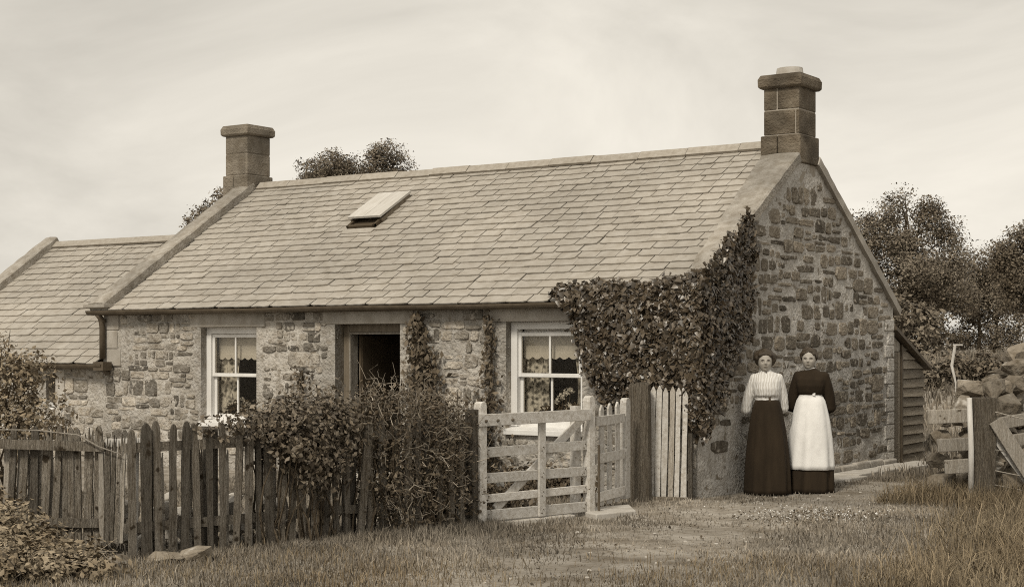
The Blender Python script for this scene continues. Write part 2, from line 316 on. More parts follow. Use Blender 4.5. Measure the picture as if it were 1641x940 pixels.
# ------------------------------------------------------------------ cottage
LX, WY = -9.393, 5.74                     # the front wall runs from x = LX to 0, the gable from y = 0 to WY
TP = (4.119-2.154)/(WY/2+.15); PITCH = math.atan(TP)
def ztop(y): return 2.10+TP*(min(y, WY-y)+.15)
WL = (-7.485, -6.466, .575, 1.892); WR = (-2.50, -1.458, .625, 1.925); DO = (-5.114, -4.073, 0.0, 1.915)
HOLES = [WL, WR, DO]
cottage = thing('stone_cottage', 'long low stone cottage with slated roof, two chimneys and white sash windows', 'cottage', (-4.7, 2.87, 0))
def wall_front(name, x0, x1, z0, z1, holes, m_, parent, thick=.5):
    def lines(a, b, step, extra): return np.array(sorted(set(np.round(np.concatenate([np.linspace(a, b, int((b-a)/step)+1), [e for e in extra if a <= e <= b]]), 4))))
    xs = lines(x0, x1, .06, [h[0] for h in holes]+[h[1] for h in holes]); zs = lines(z0, z1, .06, [h[2] for h in holes]+[h[3] for h in holes])
    X, Z = np.meshgrid(xs, zs); edge = X >= -.001
    for h in holes: edge |= (X >= h[0]-.001) & (X <= h[1]+.001) & (Z >= h[2]-.001) & (Z <= h[3]+.001)
    Yd = np.where(edge, 0, .035*(fbm(X*3.1, Z*3.1, 11)-.5)+.03*(fbm(X*9, Z*9, 12, 2)-.5)); n = len(xs)
    V = np.stack([X, Yd, Z], -1).reshape(-1, 3); F = []
    for j in range(len(zs)-1):
        for i in range(n-1):
            cx, cz = (xs[i]+xs[i+1])/2, (zs[j]+zs[j+1])/2
            if any(h[0] < cx < h[1] and h[2] < cz < h[3] for h in holes): continue
            b = j*n+i; F.append((b, b+1, b+1+n, b+n))
    V = V.tolist()
    for h in holes:                         # reveals through the thickness of the wall
        a, b, c, d = h; k = len(V); V += [(a, 0, c), (b, 0, c), (b, 0, d), (a, 0, d), (a, thick, c), (b, thick, c), (b, thick, d), (a, thick, d)]
        F += [(k, k+4, k+7, k+3), (k+1, k+2, k+6, k+5), (k+2, k+3, k+7, k+6), (k, k+1, k+5, k+4)]
    k = len(V); V += [(x0, 0, z0), (x0, 0, z1), (x0, thick, z1), (x0, thick, z0)]; F.append((k, k+1, k+2, k+3))
    # inner face pieces around the holes
    xb = sorted([x0, x1]+[h[0] for h in holes]+[h[1] for h in holes])
    for i in range(len(xb)-1):
        h = [q for q in holes if abs(q[0]-xb[i]) < 1e-6 and abs(q[1]-xb[i+1]) < 1e-6]
        for (c, d) in ([(z0, z1)] if not h else [(z0, h[0][2]), (h[0][3], z1)]):
            if d-c > .01: k = len(V); V += [(xb[i], thick, c), (xb[i+1], thick, c), (xb[i+1], thick, d), (xb[i], thick, d)]; F.append((k, k+3, k+2, k+1))
    return newobj(name, npmesh(name, V, np.array(F), m_, False), parent)
front = wall_front('front_wall', LX, 0, -.1, 2.2, HOLES, M['mortar'], cottage)
def wall_gable():
    ys = np.linspace(0, WY, 97); ts = np.linspace(0, 1, 62); Yg, T = np.meshgrid(ys, ts); top = 2.10+TP*(np.minimum(Yg, WY-Yg)+.15); Z = -.1+T*(top+.1)
    edge = (Yg == 0) | (Yg == WY); Xd = np.where(edge, 0, .035*(fbm(Yg*3.1, Z*3.1, 21)-.5)+.03*(fbm(Yg*9, Z*9, 22, 2)-.5)); n = len(ys)
    V = np.stack([Xd, Yg, Z], -1).reshape(-1, 3); i, j = np.meshgrid(np.arange(n-1), np.arange(len(ts)-1)); b = (j*n+i).ravel(); F = np.stack([b, b+1, b+1+n, b+n], 1)
    return newobj('gable_wall', npmesh('gable_wall', V, F, M['gmortar'], False), cottage)
gable = wall_gable()
b = MB(); b.box(LX, -.02, WY-.5, WY, -.1, 2.15).build('rear_wall', M['mortar'], cottage)
b = MB(); b.poly([(LX, .5, -.1), (LX, WY-.5, -.1), (LX, WY-.5, 2.15), (LX, WY/2, 4.0), (LX, .5, 2.15)], (.45, 0, 0)).build('far_gable_wall', M['mortar'], cottage)
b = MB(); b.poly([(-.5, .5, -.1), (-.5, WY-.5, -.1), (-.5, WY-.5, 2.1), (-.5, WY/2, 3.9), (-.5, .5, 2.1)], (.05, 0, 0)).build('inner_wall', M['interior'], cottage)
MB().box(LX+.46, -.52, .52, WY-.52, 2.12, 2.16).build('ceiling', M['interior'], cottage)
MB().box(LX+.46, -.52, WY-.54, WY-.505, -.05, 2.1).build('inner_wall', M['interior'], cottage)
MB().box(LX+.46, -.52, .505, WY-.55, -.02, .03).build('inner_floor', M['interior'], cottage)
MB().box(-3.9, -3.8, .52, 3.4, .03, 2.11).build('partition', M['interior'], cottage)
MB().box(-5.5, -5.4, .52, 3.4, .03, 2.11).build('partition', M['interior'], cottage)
# rubble: every stone its own shape, set close with recessed joints
FH = [(h[0]-.03, h[1]+.03, h[2]-.04, h[3]+.17) for h in HOLES]
IVYF = [(-1.605, 2.177), (-1.399, 2.285), (-1.115, 2.327), (-.797, 2.272), (-.332, 2.296), (-.03, 2.303), (.2, 2.333), (.2, .65), (-.03, .95), (-.332, 1.10), (-.64, 1.10), (-.915, 1.025), (-1.155, 1.054), (-1.276, 1.328), (-1.399, 1.743), (-1.505, 1.987)]
IVYG = [(-.13, 2.368), (.23, 2.617), (.682, 2.9), (1.074, 3.183), (1.284, 3.127), (1.333, 2.74), (1.219, 2.381), (1.267, 2.099), (1.122, 1.744), (.759, 1.501), (.559, 1.263), (.378, .995), (.084, .884), (-.174, .682)]
def stone_layout(L, zmax, holes, seed, hr, wr, skip, gp=(.006, .02)):
    r = random.Random(seed); out = []; z = .03
    wob = lambda x, k: .030*(math.sin(x*2.3+k*1.7)+.6*math.sin(x*5.1+k*4.1))
    row = 0
    while z < zmax:
        h = r.uniform(*hr); x = -r.uniform(0, .2)
        while x < L:
            w = r.uniform(*wr)*(1.25 if r.random() < .15 else 1); a, b_ = max(x, .015), min(x+w, L-.015); x += w
            if b_-a < .05: continue
            za, zb = z+wob((a+b_)/2, row), z+h+wob((a+b_)/2, row+1); cells = [(a, b_, za, zb)]
            if h > .13 and r.random() < .35: m_ = za+(zb-za)*r.uniform(.35, .65); q = a+(b_-a)*r.uniform(.35, .65); cells = [(a, b_, za, m_), (a, q, m_, zb), (q, b_, m_, zb)] if r.random() < .5 else [(a, b_, za, m_), (a, b_, m_, zb)]
            elif r.random() < .12: q = a+(b_-a)*r.uniform(.4, .6); cells = [(a, q, za, zb), (q, b_, za, zb)]
            for (p0, p1, q0, q1) in cells:
                cx, cz = (p0+p1)/2, (q0+q1)/2; hw, hh = (p1-p0)/2, (q1-q0)/2
                if hw < .02 or hh < .018: continue
                if any(e0-hw < cx < e1+hw and e2-hh < cz < e3+hh for e0, e1, e2, e3 in holes) or skip(cx, cz, r): continue
                g = r.uniform(*gp); hw -= g; hh -= g; c = lambda: r.uniform(.35, .95); j = lambda: r.uniform(-.07, .07)
                if hw < .015 or hh < .012: continue
                pts = []
                for sx, sz, o in ((-1, -1, 0), (1, -1, 1), (1, 1, 0), (-1, 1, 1)):
                    A, B = (sx*hw, sz*hh*c()), (sx*hw*c(), sz*hh); A = (A[0]*(1+j()), A[1]); B = (B[0], B[1]*(1+j()))
                    pts += [A, B] if o == 0 else [B, A]
                    if r.random() < .4: pts.append((sx*hw*.3*j()*8, sz*hh*(1+j()))) if o == 0 and sx > 0 or o == 0 else None
                ang = sorted(pts, key=lambda p: math.atan2(p[1]/hh, p[0]/hw)); out.append((cx, cz, hw*2, hh*2, ang, r.uniform(.006, .017)))
        z += h; row += 1
    return out
def lay(stones, key, parent, place, most, rot):
    stones = sorted(stones, key=lambda s_: -s_[2]*s_[3]); rest = MB(); r = random.Random(77)
    for k, (cx, cz, w, h, ang, th) in enumerate(stones):
        mb = MB(); n = len(ang); d2 = [th*r.uniform(.55, 1.1) for _ in range(n)]; R_ = lambda f, d: [(x*f, (d if not hasattr(d, '__len__') else -d[i]), z*f) for i, (x, z) in enumerate(ang)]
        mb.loft([R_(1.02, .03), R_(1.0, -th*.1), R_(.86, d2), R_(.5, [q*1.1 for q in d2])]); Mx = Matrix.Translation(place(cx, cz)) @ Matrix.Rotation(rot, 4, 'Z')
        if k < most:
            o = bpy.data.objects.new('stone', mb.mesh('stone', M[key])); link(o, parent); o.matrix_basis = Mx
        else:
            b0 = len(rest.v); rest.v += [tuple(Mx @ Vector(v)) for v in mb.v]; rest.f += [tuple(b0+i for i in f) for f in mb.f]
    if rest.v: rest.build('small_stones', M[key], parent, kind='stuff')
sf = stone_layout(-LX, 2.0, [(h[0]-LX, h[1]-LX, h[2], h[3]) for h in FH]+[(0, .30, 1.35, 2.2)], 5, (.09, .20), (.10, .36), lambda x, z, r: r.random() < .12 or (x+LX > -1.3 and z > 1.05) or z < .25)
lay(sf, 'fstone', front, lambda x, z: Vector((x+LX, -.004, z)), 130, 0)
def gskip(y, z, r):
    if z > ztop(y)-.16: return True
    if y > WY-.3: return True
    if bool(inpoly(np.array([y]), np.array([z]), IVYG)[0]): return True
    return r.random() < .10+.75*float(sstep(1.3, .5, z))*float(sstep(2.6, 1.2, y))+.35*float(sstep(.6, .2, z))
sg = stone_layout(WY, 4.0, [(2.5, 3.25, 3.72, 5)], 8, (.10, .20), (.13, .42), gskip, (.009, .032))
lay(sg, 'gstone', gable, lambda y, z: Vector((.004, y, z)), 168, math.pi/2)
# dressed pieces
MB().box(WL[0]-.2, WL[1]+.16, -.018, .2, WL[3]+.003, 2.085).build('lintel', M['dressed'], front, bevel=.01)
MB().box(WR[0]-.24, WR[1]+.2, -.018, .2, WR[3]+.003, 2.10).build('lintel', M['dressed'], front, bevel=.01)
MB().box(DO[0]-.2, DO[1]+.22, -.018, .2, DO[3]+.003, 2.09).build('lintel', M['dressed'], front, bevel=.01)
for z0, z1, w in ((1.36, 1.60, .34), (1.605, 1.86, .27), (1.865, 2.10, .30)): MB().box(LX-.012, LX+w, -.02, .3, z0, z1).build('quoin', M['dressed'], front, bevel=.012)
z = 0.02
for k in range(11):
    h = .17+.04*random.random(); w = .22 if k % 2 else .32
    if z+h < 2.16: MB().box(-.3, .018, WY-w, WY+.012, z, z+h-.012).build('quoin', M['gmortar'], gable, bevel=.012)
    z += h
for k in range(7):
    y0 = 2.3+k*.49; MB().box(-.1, .07+.02*random.random(), y0, y0+.47, -.1, .10+.03*random.random()).build('plinth_stone', M['dressed'], gable, bevel=.02)
# --- roof
def rp_(x, s, lift=0, z0=2.154, tp=TP, y0=-.15):
    c = 1/math.sqrt(1+tp*tp); return Vector((x, y0+s*c-lift*tp*c, z0+s*tp*c+lift*c))
SL = (WY/2+.15)/math.cos(PITCH)
def slab(mb, x0, x1, s0, s1, l0, l1, xt0=None, xt1=None, **kw):
    xt0 = x0 if xt0 is None else xt0; xt1 = x1 if xt1 is None else xt1
    return mb.hexa([rp_(x0, s0, l0, **kw), rp_(x1, s0, l0, **kw), rp_(xt1, s1, l0, **kw), rp_(xt0, s1, l0, **kw), rp_(x0, s0, l1, **kw), rp_(x1, s0, l1, **kw), rp_(xt1, s1, l1, **kw), rp_(xt0, s1, l1, **kw)])
def mirror_y(v): return Vector((v[0], WY-v[1], v[2]))
rb = MB(); slab(rb, LX-.02, -.02, .0, SL, -.10, -.045)
k = len(rb.v); slab(rb, LX-.02, -.02, .0, SL+.0, -.10, -.02); rb.v[k:] = [tuple(mirror_y(v)) for v in rb.v[k:]]
roof = rb.build('roof', M['under'], cottage)
def slate_mesh(i):
    r = random.Random(50+i); j = lambda a: r.uniform(-a, a)
    b_ = [(0, j(.008)), (.25, j(.008)), (.5, j(.006)), (.78, j(.008)), (1, j(.008))]
    if i % 4 == 0: b_[4] = (.96, .018)
    if i % 5 == 1: b_[0] = (.05, .02)
    top = [(1+j(.004), .30), (0, .30)]; pts = b_+top; mb = MB(); n = len(pts)
    f = lambda s_: .004-.03*(s_/.30)                     # the head dips under the course above
    lo = [(x, s_, f(s_)) for x, s_ in pts]; hi = [(x, s_, f(s_)+.015) for x, s_ in pts]
    mb.v = lo+hi; mb.f = [tuple(reversed(range(n))), tuple(range(n, 2*n))]+[(q, (q+1) % n, n+(q+1) % n, n+q) for q in range(n)]
    return mb.mesh('slate', M['slate'])
SLM = [slate_mesh(i) for i in range(12)]
def slating(parent, x0, x1, slen, gauge, most, skip, nearx, taper=(0, 0), **kw):
    r = random.Random(3); items = []; n = int(round(slen/gauge))
    for i in range(n):
        s_ = -.03+i*slen/n; xa = x0; xb = x1+(taper[1])*(i/n); x = xa-r.random()*.28; w0 = .33-.10*(i/n)
        while x < xb-.02:
            w = r.uniform(w0-.05, w0+.07); a = max(x, xa); e = min(x+w, xb)
            if e-a > .06 and not skip(a, e, s_): items.append((a, e-a-.007, s_+r.uniform(-.006, .006)-(.03*r.random() if r.random() < .02 else 0), r.randrange(12), r.uniform(-.007, .007) if r.random() > .02 else r.uniform(-.05, .05), r.uniform(-.0015, .004)+.004*math.sin(a*.9+s_*.6)+.002*math.sin(a*2.3+s_*1.9)))
            x += w
    items.sort(key=lambda t: (rp_(t[0], t[2], 0, **kw)-Vector(CAM)).length); rest = MB()
    o0 = rp_(0, 0, 0, **kw); ex = Vector((1, 0, 0)); es = (rp_(0, 1, 0, **kw)-o0).normalized(); en = ex.cross(es); B = Matrix((ex, es, en)).transposed().to_4x4()
    for k, (a, w, s_, vi, tl, lf) in enumerate(items):
        Mx = Matrix.Translation(rp_(a, s_, lf, **kw)) @ B @ Matrix.Rotation(tl, 4, 'Z') @ Matrix.Diagonal((w, 1, 1, 1))
        if k < most: o = bpy.data.objects.new('slate', SLM[vi]); link(o, parent); o.matrix_basis = Mx
        else:
            b0 = len(rest.v); me = SLM[vi]; rest.v += [tuple(Mx @ v.co) for v in me.vertices]; rest.f += [tuple(b0+q for q in p.vertices) for p in me.polygons]
    if rest.v: rest.build('far_slates', M['slate'], parent, kind='stuff')
SKY_ = (-6.20, -5.70, 1.98, 2.86)      # hatch: x from, to, s from, to
slating(roof, LX+.27, -.24, SL-.03, .166, 300, lambda a, e, s_: a > SKY_[0]-.1 and e < SKY_[1]+.1 and SKY_[2]+.1 < s_ < SKY_[3]-.15, 0, taper=(0, -.22))
# ridge stones
x = LX+.3
while x < -.52:
    l = .62+.14*random.random(); e = min(x+l, -.50); mb = MB(); a = WY/2
    prof = [(-.145, -.085), (-.05, .012), (.05, .012), (.145, -.085), (.12, -.11), (0, -.03), (-.12, -.11)]; j = random.uniform(-.011, .008)
    mb.loft([[(x, a+p[0], 4.165+p[1]+j) for p in prof], [(e-.008, a+p[0], 4.165+p[1]+j) for p in prof]]); mb.build('ridge_stone', M['ridge'], roof); x = e
# skews: copings on the gables
def coping_slab(name, x0, x1, xt0, xt1, s0, s1, l0, l1, m_, parent, rear=False, seed=1, **kw):
    n = 26; V = []; F = []; r = random.Random(seed)
    for i in range(n+1):
        t = i/n; s_ = s0+(s1-s0)*t; a = x0+(xt0-x0)*t+r.uniform(-.014, .014); b_ = x1+(xt1-x1)*t+r.uniform(-.003, .003); up = l1+r.uniform(-.006, .006)
        for (xx, ll) in ((a, l0), (a+.03, up-.012), ((a+b_)/2, up+.006), (b_-.02, up), (b_, up-.015), (b_, l0)):
            q = rp_(xx, s_, ll, **kw); V.append(tuple(mirror_y(q)) if rear else tuple(q))
    for i in range(n):
        for k in range(6): k2 = (k+1) % 6; F.append((i*6+k, i*6+k2, i*6+6+k2, i*6+6+k))
    mb = MB(); mb.v = V; mb.f = F+[tuple(range(6)), tuple(n*6+k for k in range(6))]; return mb.build(name, m_, parent)
coping_slab('gable_coping', -.25, .04, -.50, .035, -.02, SL*.905, -.06, .055, M['coping'], roof, seed=2)
coping_slab('gable_coping', -.3, .05, -.3, .05, -.05, SL*.91, -.075, .045, M['dressed'], roof, rear=True, seed=3)
coping_slab('gable_coping', LX-.09, LX+.26, LX-.09, LX+.26, -.04, SL-.1, -.06, .13, M['coping'], roof, seed=4)
MB().box(LX-.16, LX+.28, -.26, -.02, 2.175, 2.225).build('skew_stone', M['dressed'], roof, bevel=.01)
# chimneys
def chimney(x0, x1, ya, yb, zs, m_, mj):
    zb, z1, z2, z3, z4, z5 = zs                      # foot, base top, course joint, cap underside, cap edge, cap top
    core = MB().box(x0+.007, x1-.007, ya+.007, yb-.007, zb-.4, z4-.01).build('chimney', mj, roof)
    def course(z0, zt, o, split):
        g = .005; xs = [x0-o, x0-o+(x1-x0+2*o)*split, x1+o]
        for i in range(2):
            MB().box(xs[i]+(g if i else 0), xs[i+1]-(0 if i else g), ya-o, yb+o, z0+g, zt-g).build('block', m_, core, bevel=.013)
    course(zb, z1, .03, .42); course(z1, z2, 0, .9); course(z2, z3, 0, .38)
    rr = lambda o, z: [(x0-o, ya-o, z), (x1+o, ya-o, z), (x1+o, yb+o, z), (x0-o, yb+o, z)]
    MB().loft([rr(.03, z3-.004), rr(.055, z3+.02), rr(.058, z4), rr(.03, z5)]).build('cap', m_, core, bevel=.008)
    return core
chR = chimney(-.465, .002, 2.615, 3.125, (3.86, 4.215, 4.52, 4.79, 4.90, 4.955), M['chim'], M['joint'])
MB().loft([[(-.235+r*math.cos(q*math.pi/8)*1.15, 2.87+r*math.sin(q*math.pi/8), z) for q in range(16)] for r, z in ((.145, 4.93), (.15, 4.98), (.14, 5.06), (.11, 5.06), (.11, 4.97))]).build('chimney_pot', M['flag'], chR, smooth=False)
chL = chimney(-9.63, -9.165, 2.615, 3.125, (3.93, 4.285, 4.615, 4.90, 5.0, 5.06), M['chim2'], M['chim2'])
# gutter and downpipe
def gutter(parent, x0, x1, y, z, r=.058, drop=0):
    mb = MB(); n = 8
    pr = [(y+r*math.cos(math.pi+math.pi*k/n), z+r*math.sin(math.pi+math.pi*k/n)) for k in range(n+1)]; pr += [(a*.0+y+(a-y)*.8, z+(c_-z)*.8) for a, c_ in reversed(pr)]
    seg = 9
    mb.loft([[(x0+(x1-x0)*i/seg, a, c_+drop*math.sin(i*1.7)*.006) for a, c_ in pr] for i in range(seg+1)])
    return mb.build('gutter', M['iron'], parent)
g_ = gutter(roof, LX-.16, -.3, -.155, 2.135, .062, 1)
MB().box(LX+.0, -.05, -.08, -.02, 2.08, 2.155).build('eaves_board', M['iron'], roof)
MB().tube([(LX+.03, -.16, 2.09), (LX+.03, -.10, 2.03), (LX+.03, -.07, 1.9), (LX+.03, -.07, 1.46)], .042, 10).tube([(LX+.03, -.07, 2.02), (LX+.03, -.07, 1.97)], .05, 10).build('downpipe', M['iron'], cottage, smooth=True)
# roof hatch
hx0, hx1, hs0, hs1 = SKY_
hatch = MB(); slab(hatch, hx0, hx0+.04, hs0, hs1, -.03, .06); slab(hatch, hx1-.04, hx1, hs0, hs1, -.03, .06); slab(hatch, hx0, hx1, hs0-.0, hs0+.04, -.03, .06); slab(hatch, hx0+.04, hx1-.04, hs1-.04, hs1, -.03, .06); slab(hatch, hx0+.04, hx1-.04, hs0+.04, hs1-.04, -.03, .02)
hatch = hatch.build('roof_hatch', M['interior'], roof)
for i in range(2):
    a = hx0-.04+i*.29; c_ = MB(); q = [(a, hs0+.14, .10), (a+.285, hs0+.14, .10), (a+.285, hs1+.04, .055), (a, hs1+.04, .055)]
    c_.hexa([rp_(x, s_, l) for x, s_, l in q]+[rp_(x, s_, l+.03) for x, s_, l in q]); c_.build('board', M['lid'], hatch)
for xx in (hx0-.03, hx1+.0):
    slab(MB(), xx, xx+.03, hs0+.16, hs1, .0, .07).build('side_board', M['doorwood'], hatch)
slab(MB(), hx0-.02, hx1+.02, hs0-.14, hs0-.02, .012, .028).build('apron_flashing', M['slate'], hatch)
# --- windows
def sash_window(h, kind):
    x0, x1, z0, z1 = h; fr = MB(); y = .10; fw = .085; zs = z0+.085
    fr.box(x0, x0+fw, y, y+.12, zs, z1).box(x1-fw, x1, y, y+.12, zs, z1).box(x0+fw, x1-fw, y, y+.12, z1-.085, z1)
    w = fr.build('window', M['white'], front, bevel=.006)
    sill = MB(); sill.hexa([(x0-.0, -.06, z0-.005), (x1, -.06, z0-.005), (x1, .25, z0-.005), (x0, .25, z0-.005), (x0, -.06, z0+.055), (x1, -.06, z0+.055), (x1, .25, z0+.10), (x0, .25, z0+.10)]); sill.build('sill', M['white'], w, bevel=.006)
    a0, a1 = x0+fw, x1-fw; zm = z0+.68; xm = (a0+a1)/2; gap = .03 if kind else 0
    def sash(za, zb, yy, bot):
        s_ = MB(); t = .035; st = .042
        s_.box(a0, a0+st, yy, yy+t, za, zb).box(a1-st, a1, yy, yy+t, za, zb).box(a0+st, a1-st, yy, yy+t, zb-.045, zb).box(a0+st, a1-st, yy, yy+t, za, za+bot)
        o = s_.build('sash', M['white'], w, bevel=.004)
        MB().box(xm-.013, xm+.013, yy+.004, yy+t-.004, za+bot+.001, zb-.046).build('glazing_bar', M['white'], w)
        for q0, q1 in ((a0+st, xm-.013), (xm+.013, a1-st)): MB().box(q0, q1, yy+.015, yy+.019, za+bot, zb-.045).build('pane', M['glass'], w)
    sash(zm-.02, z1-.09-gap, y+.03, .045); sash(zs, zm+.02, y+.072, .075)
    # blind with a scalloped lace edge, lace curtains
    n = 42; mb = MB(); V = []; zb = z1-.36
    MB().box(a0, a1, y+.150, y+.155, zb, z1).build('blind', M['blind'], w)
    pts = [(a0+(a1-a0)*i/n, zb-.045-.03*abs(math.sin(i*math.pi/6))) for i in range(n+1)]
    for i in range(n):
        mb.hexa([(pts[i][0], y+.146, pts[i][1]), (pts[i+1][0], y+.146, pts[i+1][1]), (pts[i+1][0], y+.149, pts[i+1][1]), (pts[i][0], y+.149, pts[i][1]), (pts[i][0], y+.146, zb), (pts[i+1][0], y+.146, zb), (pts[i+1][0], y+.149, zb), (pts[i][0], y+.149, zb)])
    mb.build('blind_edging', M['apron'], w)
    def curtain(c0, c1, fl):
        V = []; nx, nz = 40, 14
        for j in range(nz+1):
            t = j/nz; z = z1-.1-t*(z1-.1-zs); tuck = fl*.11*math.sin(t*math.pi*.8)
            e0, e1 = (c0, c1-tuck) if fl > 0 else (c0-tuck, c1)
            for i in range(nx+1): u = i/nx; V.append((e0+(e1-e0)*u, y+.20+.02*math.sin(u*math.pi*9+t), z))
        F = [(j*(nx+1)+i, j*(nx+1)+i+1, (j+1)*(nx+1)+i+1, (j+1)*(nx+1)+i) for j in range(nz) for i in range(nx)]
        newobj('lace_curtain', npmesh('lace_curtain', V, np.array(F), M['lace'], True), w)
    curtain(a0-.16, xm-.0, 1)
    if kind: curtain(a1-.27, a1-.06, -1)
    return w
winL = sash_window(WL, 0); winR = sash_window(WR, 1)
def geranium(x, z, label, sc, heads):
    y = .268; t = thing('potted_plant', label, 'plant', (x, y, z))
    MB().box(x-.3, x+.3, y-.055, y+.2, z-.04, z-.006).build('stand', M['white'], t)
    MB().tube([(x, y, z), (x, y, z+.11)], [.04, .054], 12).build('pot', M['pot'], t)
    P, Nn = clumps([(x, y, z+.19*sc, .2*sc, .035, .11*sc), (x-.25*sc, y, z+.13*sc, .16*sc, .035, .09*sc)], 60, 10, .02); P[:, 1] = np.clip(P[:, 1], y-.045, y+.06); foliage('foliage', P, Nn, .05, M['darkleaf'], t, zmin=z+.02)
    for (dx, dz, r) in heads:
        P, Nn = clumps([(x+dx, y-.02, z+dz, r, r*.5, r)], 18, 6, .010); P[:, 1] = np.clip(P[:, 1], y-.045, y+.05); foliage('blossom', P, Nn, .03, M['blossom'], t)
        MB().tube([(x+dx*.4, y, z+.1), (x+dx, y-.015, z+dz)], .004, 5).build('stalk', M['darkleaf'], t)
geranium(-1.86, .74, 'potted geranium with white flower heads behind the window beside the ivy', 1, [(-.09, .28, .035), (-.03, .325, .035), (.03, .36, .035), (.09, .39, .035), (.06, .20, .05)])
geranium(-6.97, .70, 'potted plant with pale blooms behind the far left window', .7, [(-.0, .20, .055), (.09, .16, .05)])
# --- door
x0, x1, _, z1 = DO
dr = MB().box(x0, x0+.10, .16, .30, 0, z1).box(x1-.10, x1, .16, .30, 0, z1).box(x0+.10, x1-.10, .16, .30, z1-.10, z1).build('door_frame', M['doorwood'], front, bevel=.008)
MB().box(x0+.10, x0+.125, .15, .29, 0, z1-.1).box(x0+.125, x1-.10, .15, .29, z1-.125, z1-.1).build('door_stop', M['greywood'], dr)
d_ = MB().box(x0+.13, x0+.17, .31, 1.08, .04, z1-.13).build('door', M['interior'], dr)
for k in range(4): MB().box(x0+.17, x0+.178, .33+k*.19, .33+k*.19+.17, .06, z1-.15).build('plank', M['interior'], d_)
MB().tube([(x0+.178, 1.0, .98), (x0+.225, 1.0, .98)], [.012, .025], 10).build('handle', M['iron'], d_)
MB().box(x0-.08, x1+.08, -.38, -.02, -.1, .12).build('doorstep', M['flag'], cottage, bevel=.015)
# ------------------------------------------------------------------ lower wing on the left
EX0, EX1 = -13.62, -9.393; EP = dict(z0=1.405, tp=.709, y0=-.15); ESL = 2.75*math.sqrt(1+.709**2)
wing = thing('cottage_wing', 'lower slated stone wing joined to the far left end of the cottage', 'building', (-11.5, 2.6, 0))
EH = [(-10.66, -10.44, .55, 1.24)]
wf = wall_front('front_wall', EX0, EX1, -.1, 1.36, EH, M['mortar'], wing)
lay(stone_layout(EX1-EX0, 1.25, [(h[0]-EX0-.1, h[1]-EX0+.1, h[2]-.1, h[3]+.1) for h in EH], 15, (.12, .2), (.14, .34), lambda x, z, r: r.random() < .25), 'fstone', wf, lambda x, z: Vector((x+EX0, -.004, z)), 80, 0)
MB().box(EH[0][0]-.0, EH[0][1], .14, .18, .56, 1.23).build('door_panel', M['doorwood'], wf)
MB().box(EH[0][1]+.004, EH[0][1]+.2, -.02, .1, .6, 1.3).build('jamb_stone', M['flag'], wf, bevel=.01)
b = MB(); slab(b, EX0, EX1-.05, 0, ESL, -.1, -.045, **EP); k = len(b.v); slab(b, EX0, EX1-.05, 0, ESL, -.1, -.02, **EP); b.v[k:] = [(v[0], 5.2-v[1], v[2]) for v in b.v[k:]]
wroof = b.build('roof', M['under'], wing)
slating(wroof, EX0+.02, EX1-.02, ESL-.03, .178, 300, lambda a, e, s_: False, 0, **EP)
MB().loft([[(xx, 2.6+p[0], 3.40+p[1]) for p in [(-.145, -.085), (-.05, .012), (.05, .012), (.145, -.085), (.12, -.11), (0, -.03), (-.12, -.11)]] for xx in (EX0, -11.5, EX1-.1)]).build('ridge_stone', M['ridge'], wroof)
coping_slab('gable_coping', EX0-.28, EX0+.06, EX0-.28, EX0+.06, -.04, ESL+.05, -.05, .13, M['coping'], wroof, seed=6, **EP)
MB().box(EX0-.25, EX0+.02, .0, 5.2, -.1, 1.36).build('far_wall', M['mortar'], wing)
gutter(wroof, EX0, EX1+.16, -.16, 1.385, .07, .5)
MB().tube([(EX1+.05, -.14, 1.37), (EX1+.11, -.07, 1.30), (EX1+.13, -.06, 1.24)], .045, 8).box(EX1+.0, EX1+.2, -.21, -.05, 1.30, 1.42).build('gutter_box', M['iron'], wroof)
MB().box(EX0, EX1-.02, 5.0, 5.2, -.1, 1.36).build('rear_wall', M['mortar'], wing)
# ------------------------------------------------------------------ lean-to shed behind the gable
shed = thing('lean_to_shed', 'small boarded lean-to shed with sloping roof behind the cottage gable', 'shed', (-.8, 6.5, 0))
zr = lambda y: 1.86-.408*(y-5.76)
for k in range(4): MB().box(-.08, -.05+.006*(k % 2), 5.765+k*.093, 5.765+k*.093+.086, .02, 1.56).build('door_plank', M['board'], shed)
MB().poly([(-.07, 5.765, 1.57), (-.07, 6.13, 1.57), (-.07, 6.13, zr(6.13)-.03), (-.07, 5.765, zr(5.765)-.03)], (.02, 0, 0)).build('gable_board', M['greywood'], shed)
MB().box(-.09, -.02, 6.145, 6.185, 0, zr(6.18)-.03).build('corner_post', M['iron'], shed)
for k in range(13):
    za = .0+k*.132; zb = za+.15; ye = 7.07+random.uniform(-.015, .015); yt = min(ye, 5.76+(1.83-zb)/.408); yl = min(ye, 5.76+(1.83-za)/.408)
    if yl < 6.3: continue
    yt = max(yt, 6.2)
    mb = MB(); j = random.uniform(-.006, .006); P = [(6.19, za+j), (yl, za-j), (yt, zb-j if yt > 6.21 else zb*.5+za*.5), (6.19, min(zb+j, zr(6.19)-.04))]
    mb.hexa([(-.05, *P[0]), (-.05, *P[1]), (-.075, *P[2]), (-.075, *P[3]), (-.02, *P[0]), (-.02, *P[1]), (-.06, *P[2]), (-.06, *P[3])]); mb.build('board', M['board'], shed)
MB().hexa([(-2.4, 5.75, zr(5.75)), (.05, 5.75, zr(5.75)), (.05, 7.16, zr(7.16)), (-2.4, 7.16, zr(7.16)), (-2.4, 5.75, zr(5.75)+.05), (.05, 5.75, zr(5.75)+.05), (.05, 7.16, zr(7.16)+.05), (-2.4, 7.16, zr(7.16)+.05)]).build('roof', M['iron'], shed)
MB().box(-2.4, -.1, 7.0, 7.05, 0, zr(7.06)).build('rear_wall', M['board'], shed)
